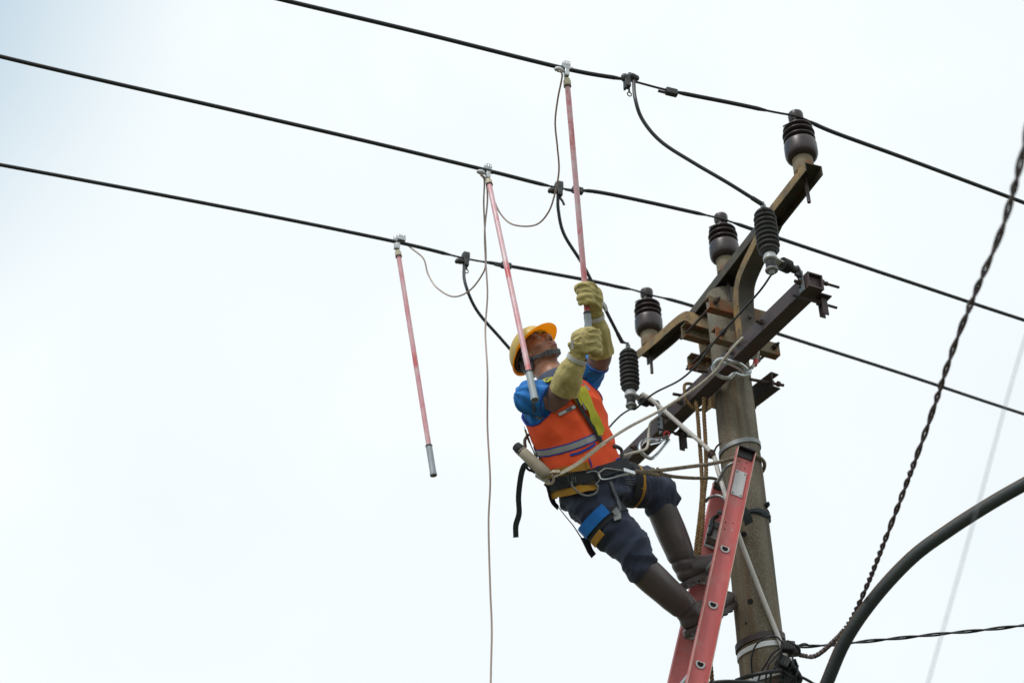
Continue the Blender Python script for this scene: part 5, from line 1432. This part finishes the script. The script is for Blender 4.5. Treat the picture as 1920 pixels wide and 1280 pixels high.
web([(1142, 872, 5.93), (1152, 873, 5.93), (1162, 876, 5.93)], .035, M['web_black'], 'belt_tail')

# energy absorber sleeve at his back
ab = thing('lanyard_pouch', P(1000, 868, 5.86), 'beige canvas lanyard sleeve with black end sticking out behind his waist', 'lanyard pouch')
a, b = P(970, 838, 5.92), P(1028, 892, 5.84); ax = (b-a).normalized()
MB().lathe(a+ax*.02, ax, [(.020, 0), (.023, .004), (.024, .05), (.026, .12), (.025, (b-a).length-.03), (.018, (b-a).length-.022), (.0, (b-a).length-.02)], 16).build('canvas_sleeve', M['sleeve_beige'], ab, angle=50)
MB().lathe(a-ax*.012, ax, [(.0, 0), (.017, .001), (.021, .006), (.020, .012), (.022, .016), (.0235, .045), (.021, .048)], 14).build('end_cap', M['web_black'], ab, angle=50)
mb = MB(); mb.tube([P(985, 838, 5.95), P(984, 825, 5.97), P(990, 815, 6.0)], .007, 8, n=4); mb.build('cord', M['rod'], ab)
mb = MB(); mb.box(P(1017, 897, 5.86), (P(1030, 905, 5.86)-P(1004, 890, 5.86))*.5, Vector((.3, 0, .9))*.007, Vector((0, 1, 0))*.01); mb.build('tab', M['white'], ab, bevel=.002)
mb = MB(); mb.tube([P(1024, 905, 5.84), P(1034, 906, 5.83), P(1038, 898, 5.83), P(1033, 889, 5.83), P(1026, 893, 5.84)], .006, 8, n=4, closed=True); mb.build('loop', M['web_beige'], ab)

# lanyards
l1 = thing('safety_lanyard', P(1040, 895, 5.80), 'pale lanyard running from his hip up and over the lower crossarm', 'lanyard')
pw = [(1040, 893, 5.80), (1060, 883, 5.78), (1085, 868, 5.78), (1110, 848, 5.80), (1134, 829, 5.84)]
web(pw, .017, M['web_beige'], 'flat_webbing', par=l1)
web([(1030, 890, 5.82), (1036, 884, 5.80), (1050, 884, 5.79)], .016, M['web_beige'], 'webbing_loop', par=l1)
krope([P(1132, 830, 5.84), P(1180, 800, 5.98), P(1240, 768, 6.15), P(1300, 730, 6.20), P(1340, 697, 6.20), P(1356, 675, 6.20), P(1376, 650, 6.22), P(1392, 634, 6.28), PL(.20, -.15, 3.685), PL(.17, -.09, 3.66), P(1419, 655, 6.42), P(1418, 675, 6.36), P(1410, 690, 6.30)], .0064, .03, 10).build('rope_strand', M['rope_pale'], l1)
MB().tube([P(1418, 676, 6.36), P(1415, 684, 6.33)], .0115, 10).build('red_tag', M['red'], l1)
l2 = thing('safety_lanyard', P(1135, 858, 5.9), 'pale lanyard from his waist looped over the crossarm through the lower scaffold hook', 'lanyard')
krope([P(1150, 860, 6.0), P(1160, 856, 6.0), P(1185, 849, 6.15), P(1212, 840, 6.42), P(1216, 815, 6.70), P(1218, 797, 6.85), P(1226, 787, 6.9), PL(-.34, -.15, 3.70), PL(-.345, -.10, 3.67), PL(-.345, -.095, 3.60)], .0060, .03, 10).build('rope_strand', M['rope_pale'], l2)
def scaffold(pts_loop, gate, eye, label, tagred=False):
    t_ = thing('scaffold_hook', pts_loop[0], label, 'hook')
    MB().tube(pts_loop, .0085, 10, n=7).build('hook_body', M['chrome'], t_)
    MB().tube(gate, .0060, 8, n=5).build('gate', M['chrome'], t_)
    mb = MB(); e0, e1 = eye; mb.box((e0+e1)/2, (e1-e0)*.5, Vector((0, 1, 0))*.004, Vector((.1, 0, 1))*.011); mb.build('hook_plate', M['chrome'], t_, bevel=.003)
    return t_
scaffold([P(1405, 702, 6.27), P(1392, 704, 6.26), P(1378, 700, 6.25), P(1366, 708, 6.24), P(1350, 705, 6.24), P(1338, 692, 6.24), P(1342, 678, 6.24), P(1355, 673, 6.24), P(1370, 677, 6.24), P(1388, 682, 6.25), P(1400, 692, 6.27)],
         [P(1356, 680, 6.25), P(1370, 683, 6.24), P(1384, 690, 6.25), P(1396, 698, 6.26)], (P(1392, 699, 6.26), P(1410, 695, 6.28)), 'shiny steel scaffold hook on the crossarm in front of the pole')
sh2 = scaffold([P(1252, 819, 6.70), P(1232, 823, 6.66), P(1212, 824, 6.60), P(1201, 833, 6.54), P(1201, 845, 6.5), P(1211, 855, 6.5), P(1222, 859, 6.5), P(1232, 851, 6.56), P(1243, 838, 6.63), P(1254, 824, 6.71)],
         [P(1218, 832, 6.58), P(1232, 829, 6.64), P(1246, 824, 6.7)], (P(1238, 826, 6.66), P(1254, 818, 6.73)), 'greenish steel scaffold hook hanging below the crossarm left of the pole')
MB().tube([P(1250+5*cos(a), 815+6*sin(a), 6.74) for a in [2*pi*k/14 for k in range(14)]], .004, 6, closed=True).build('red_tag', M['red'], sh2)
#END
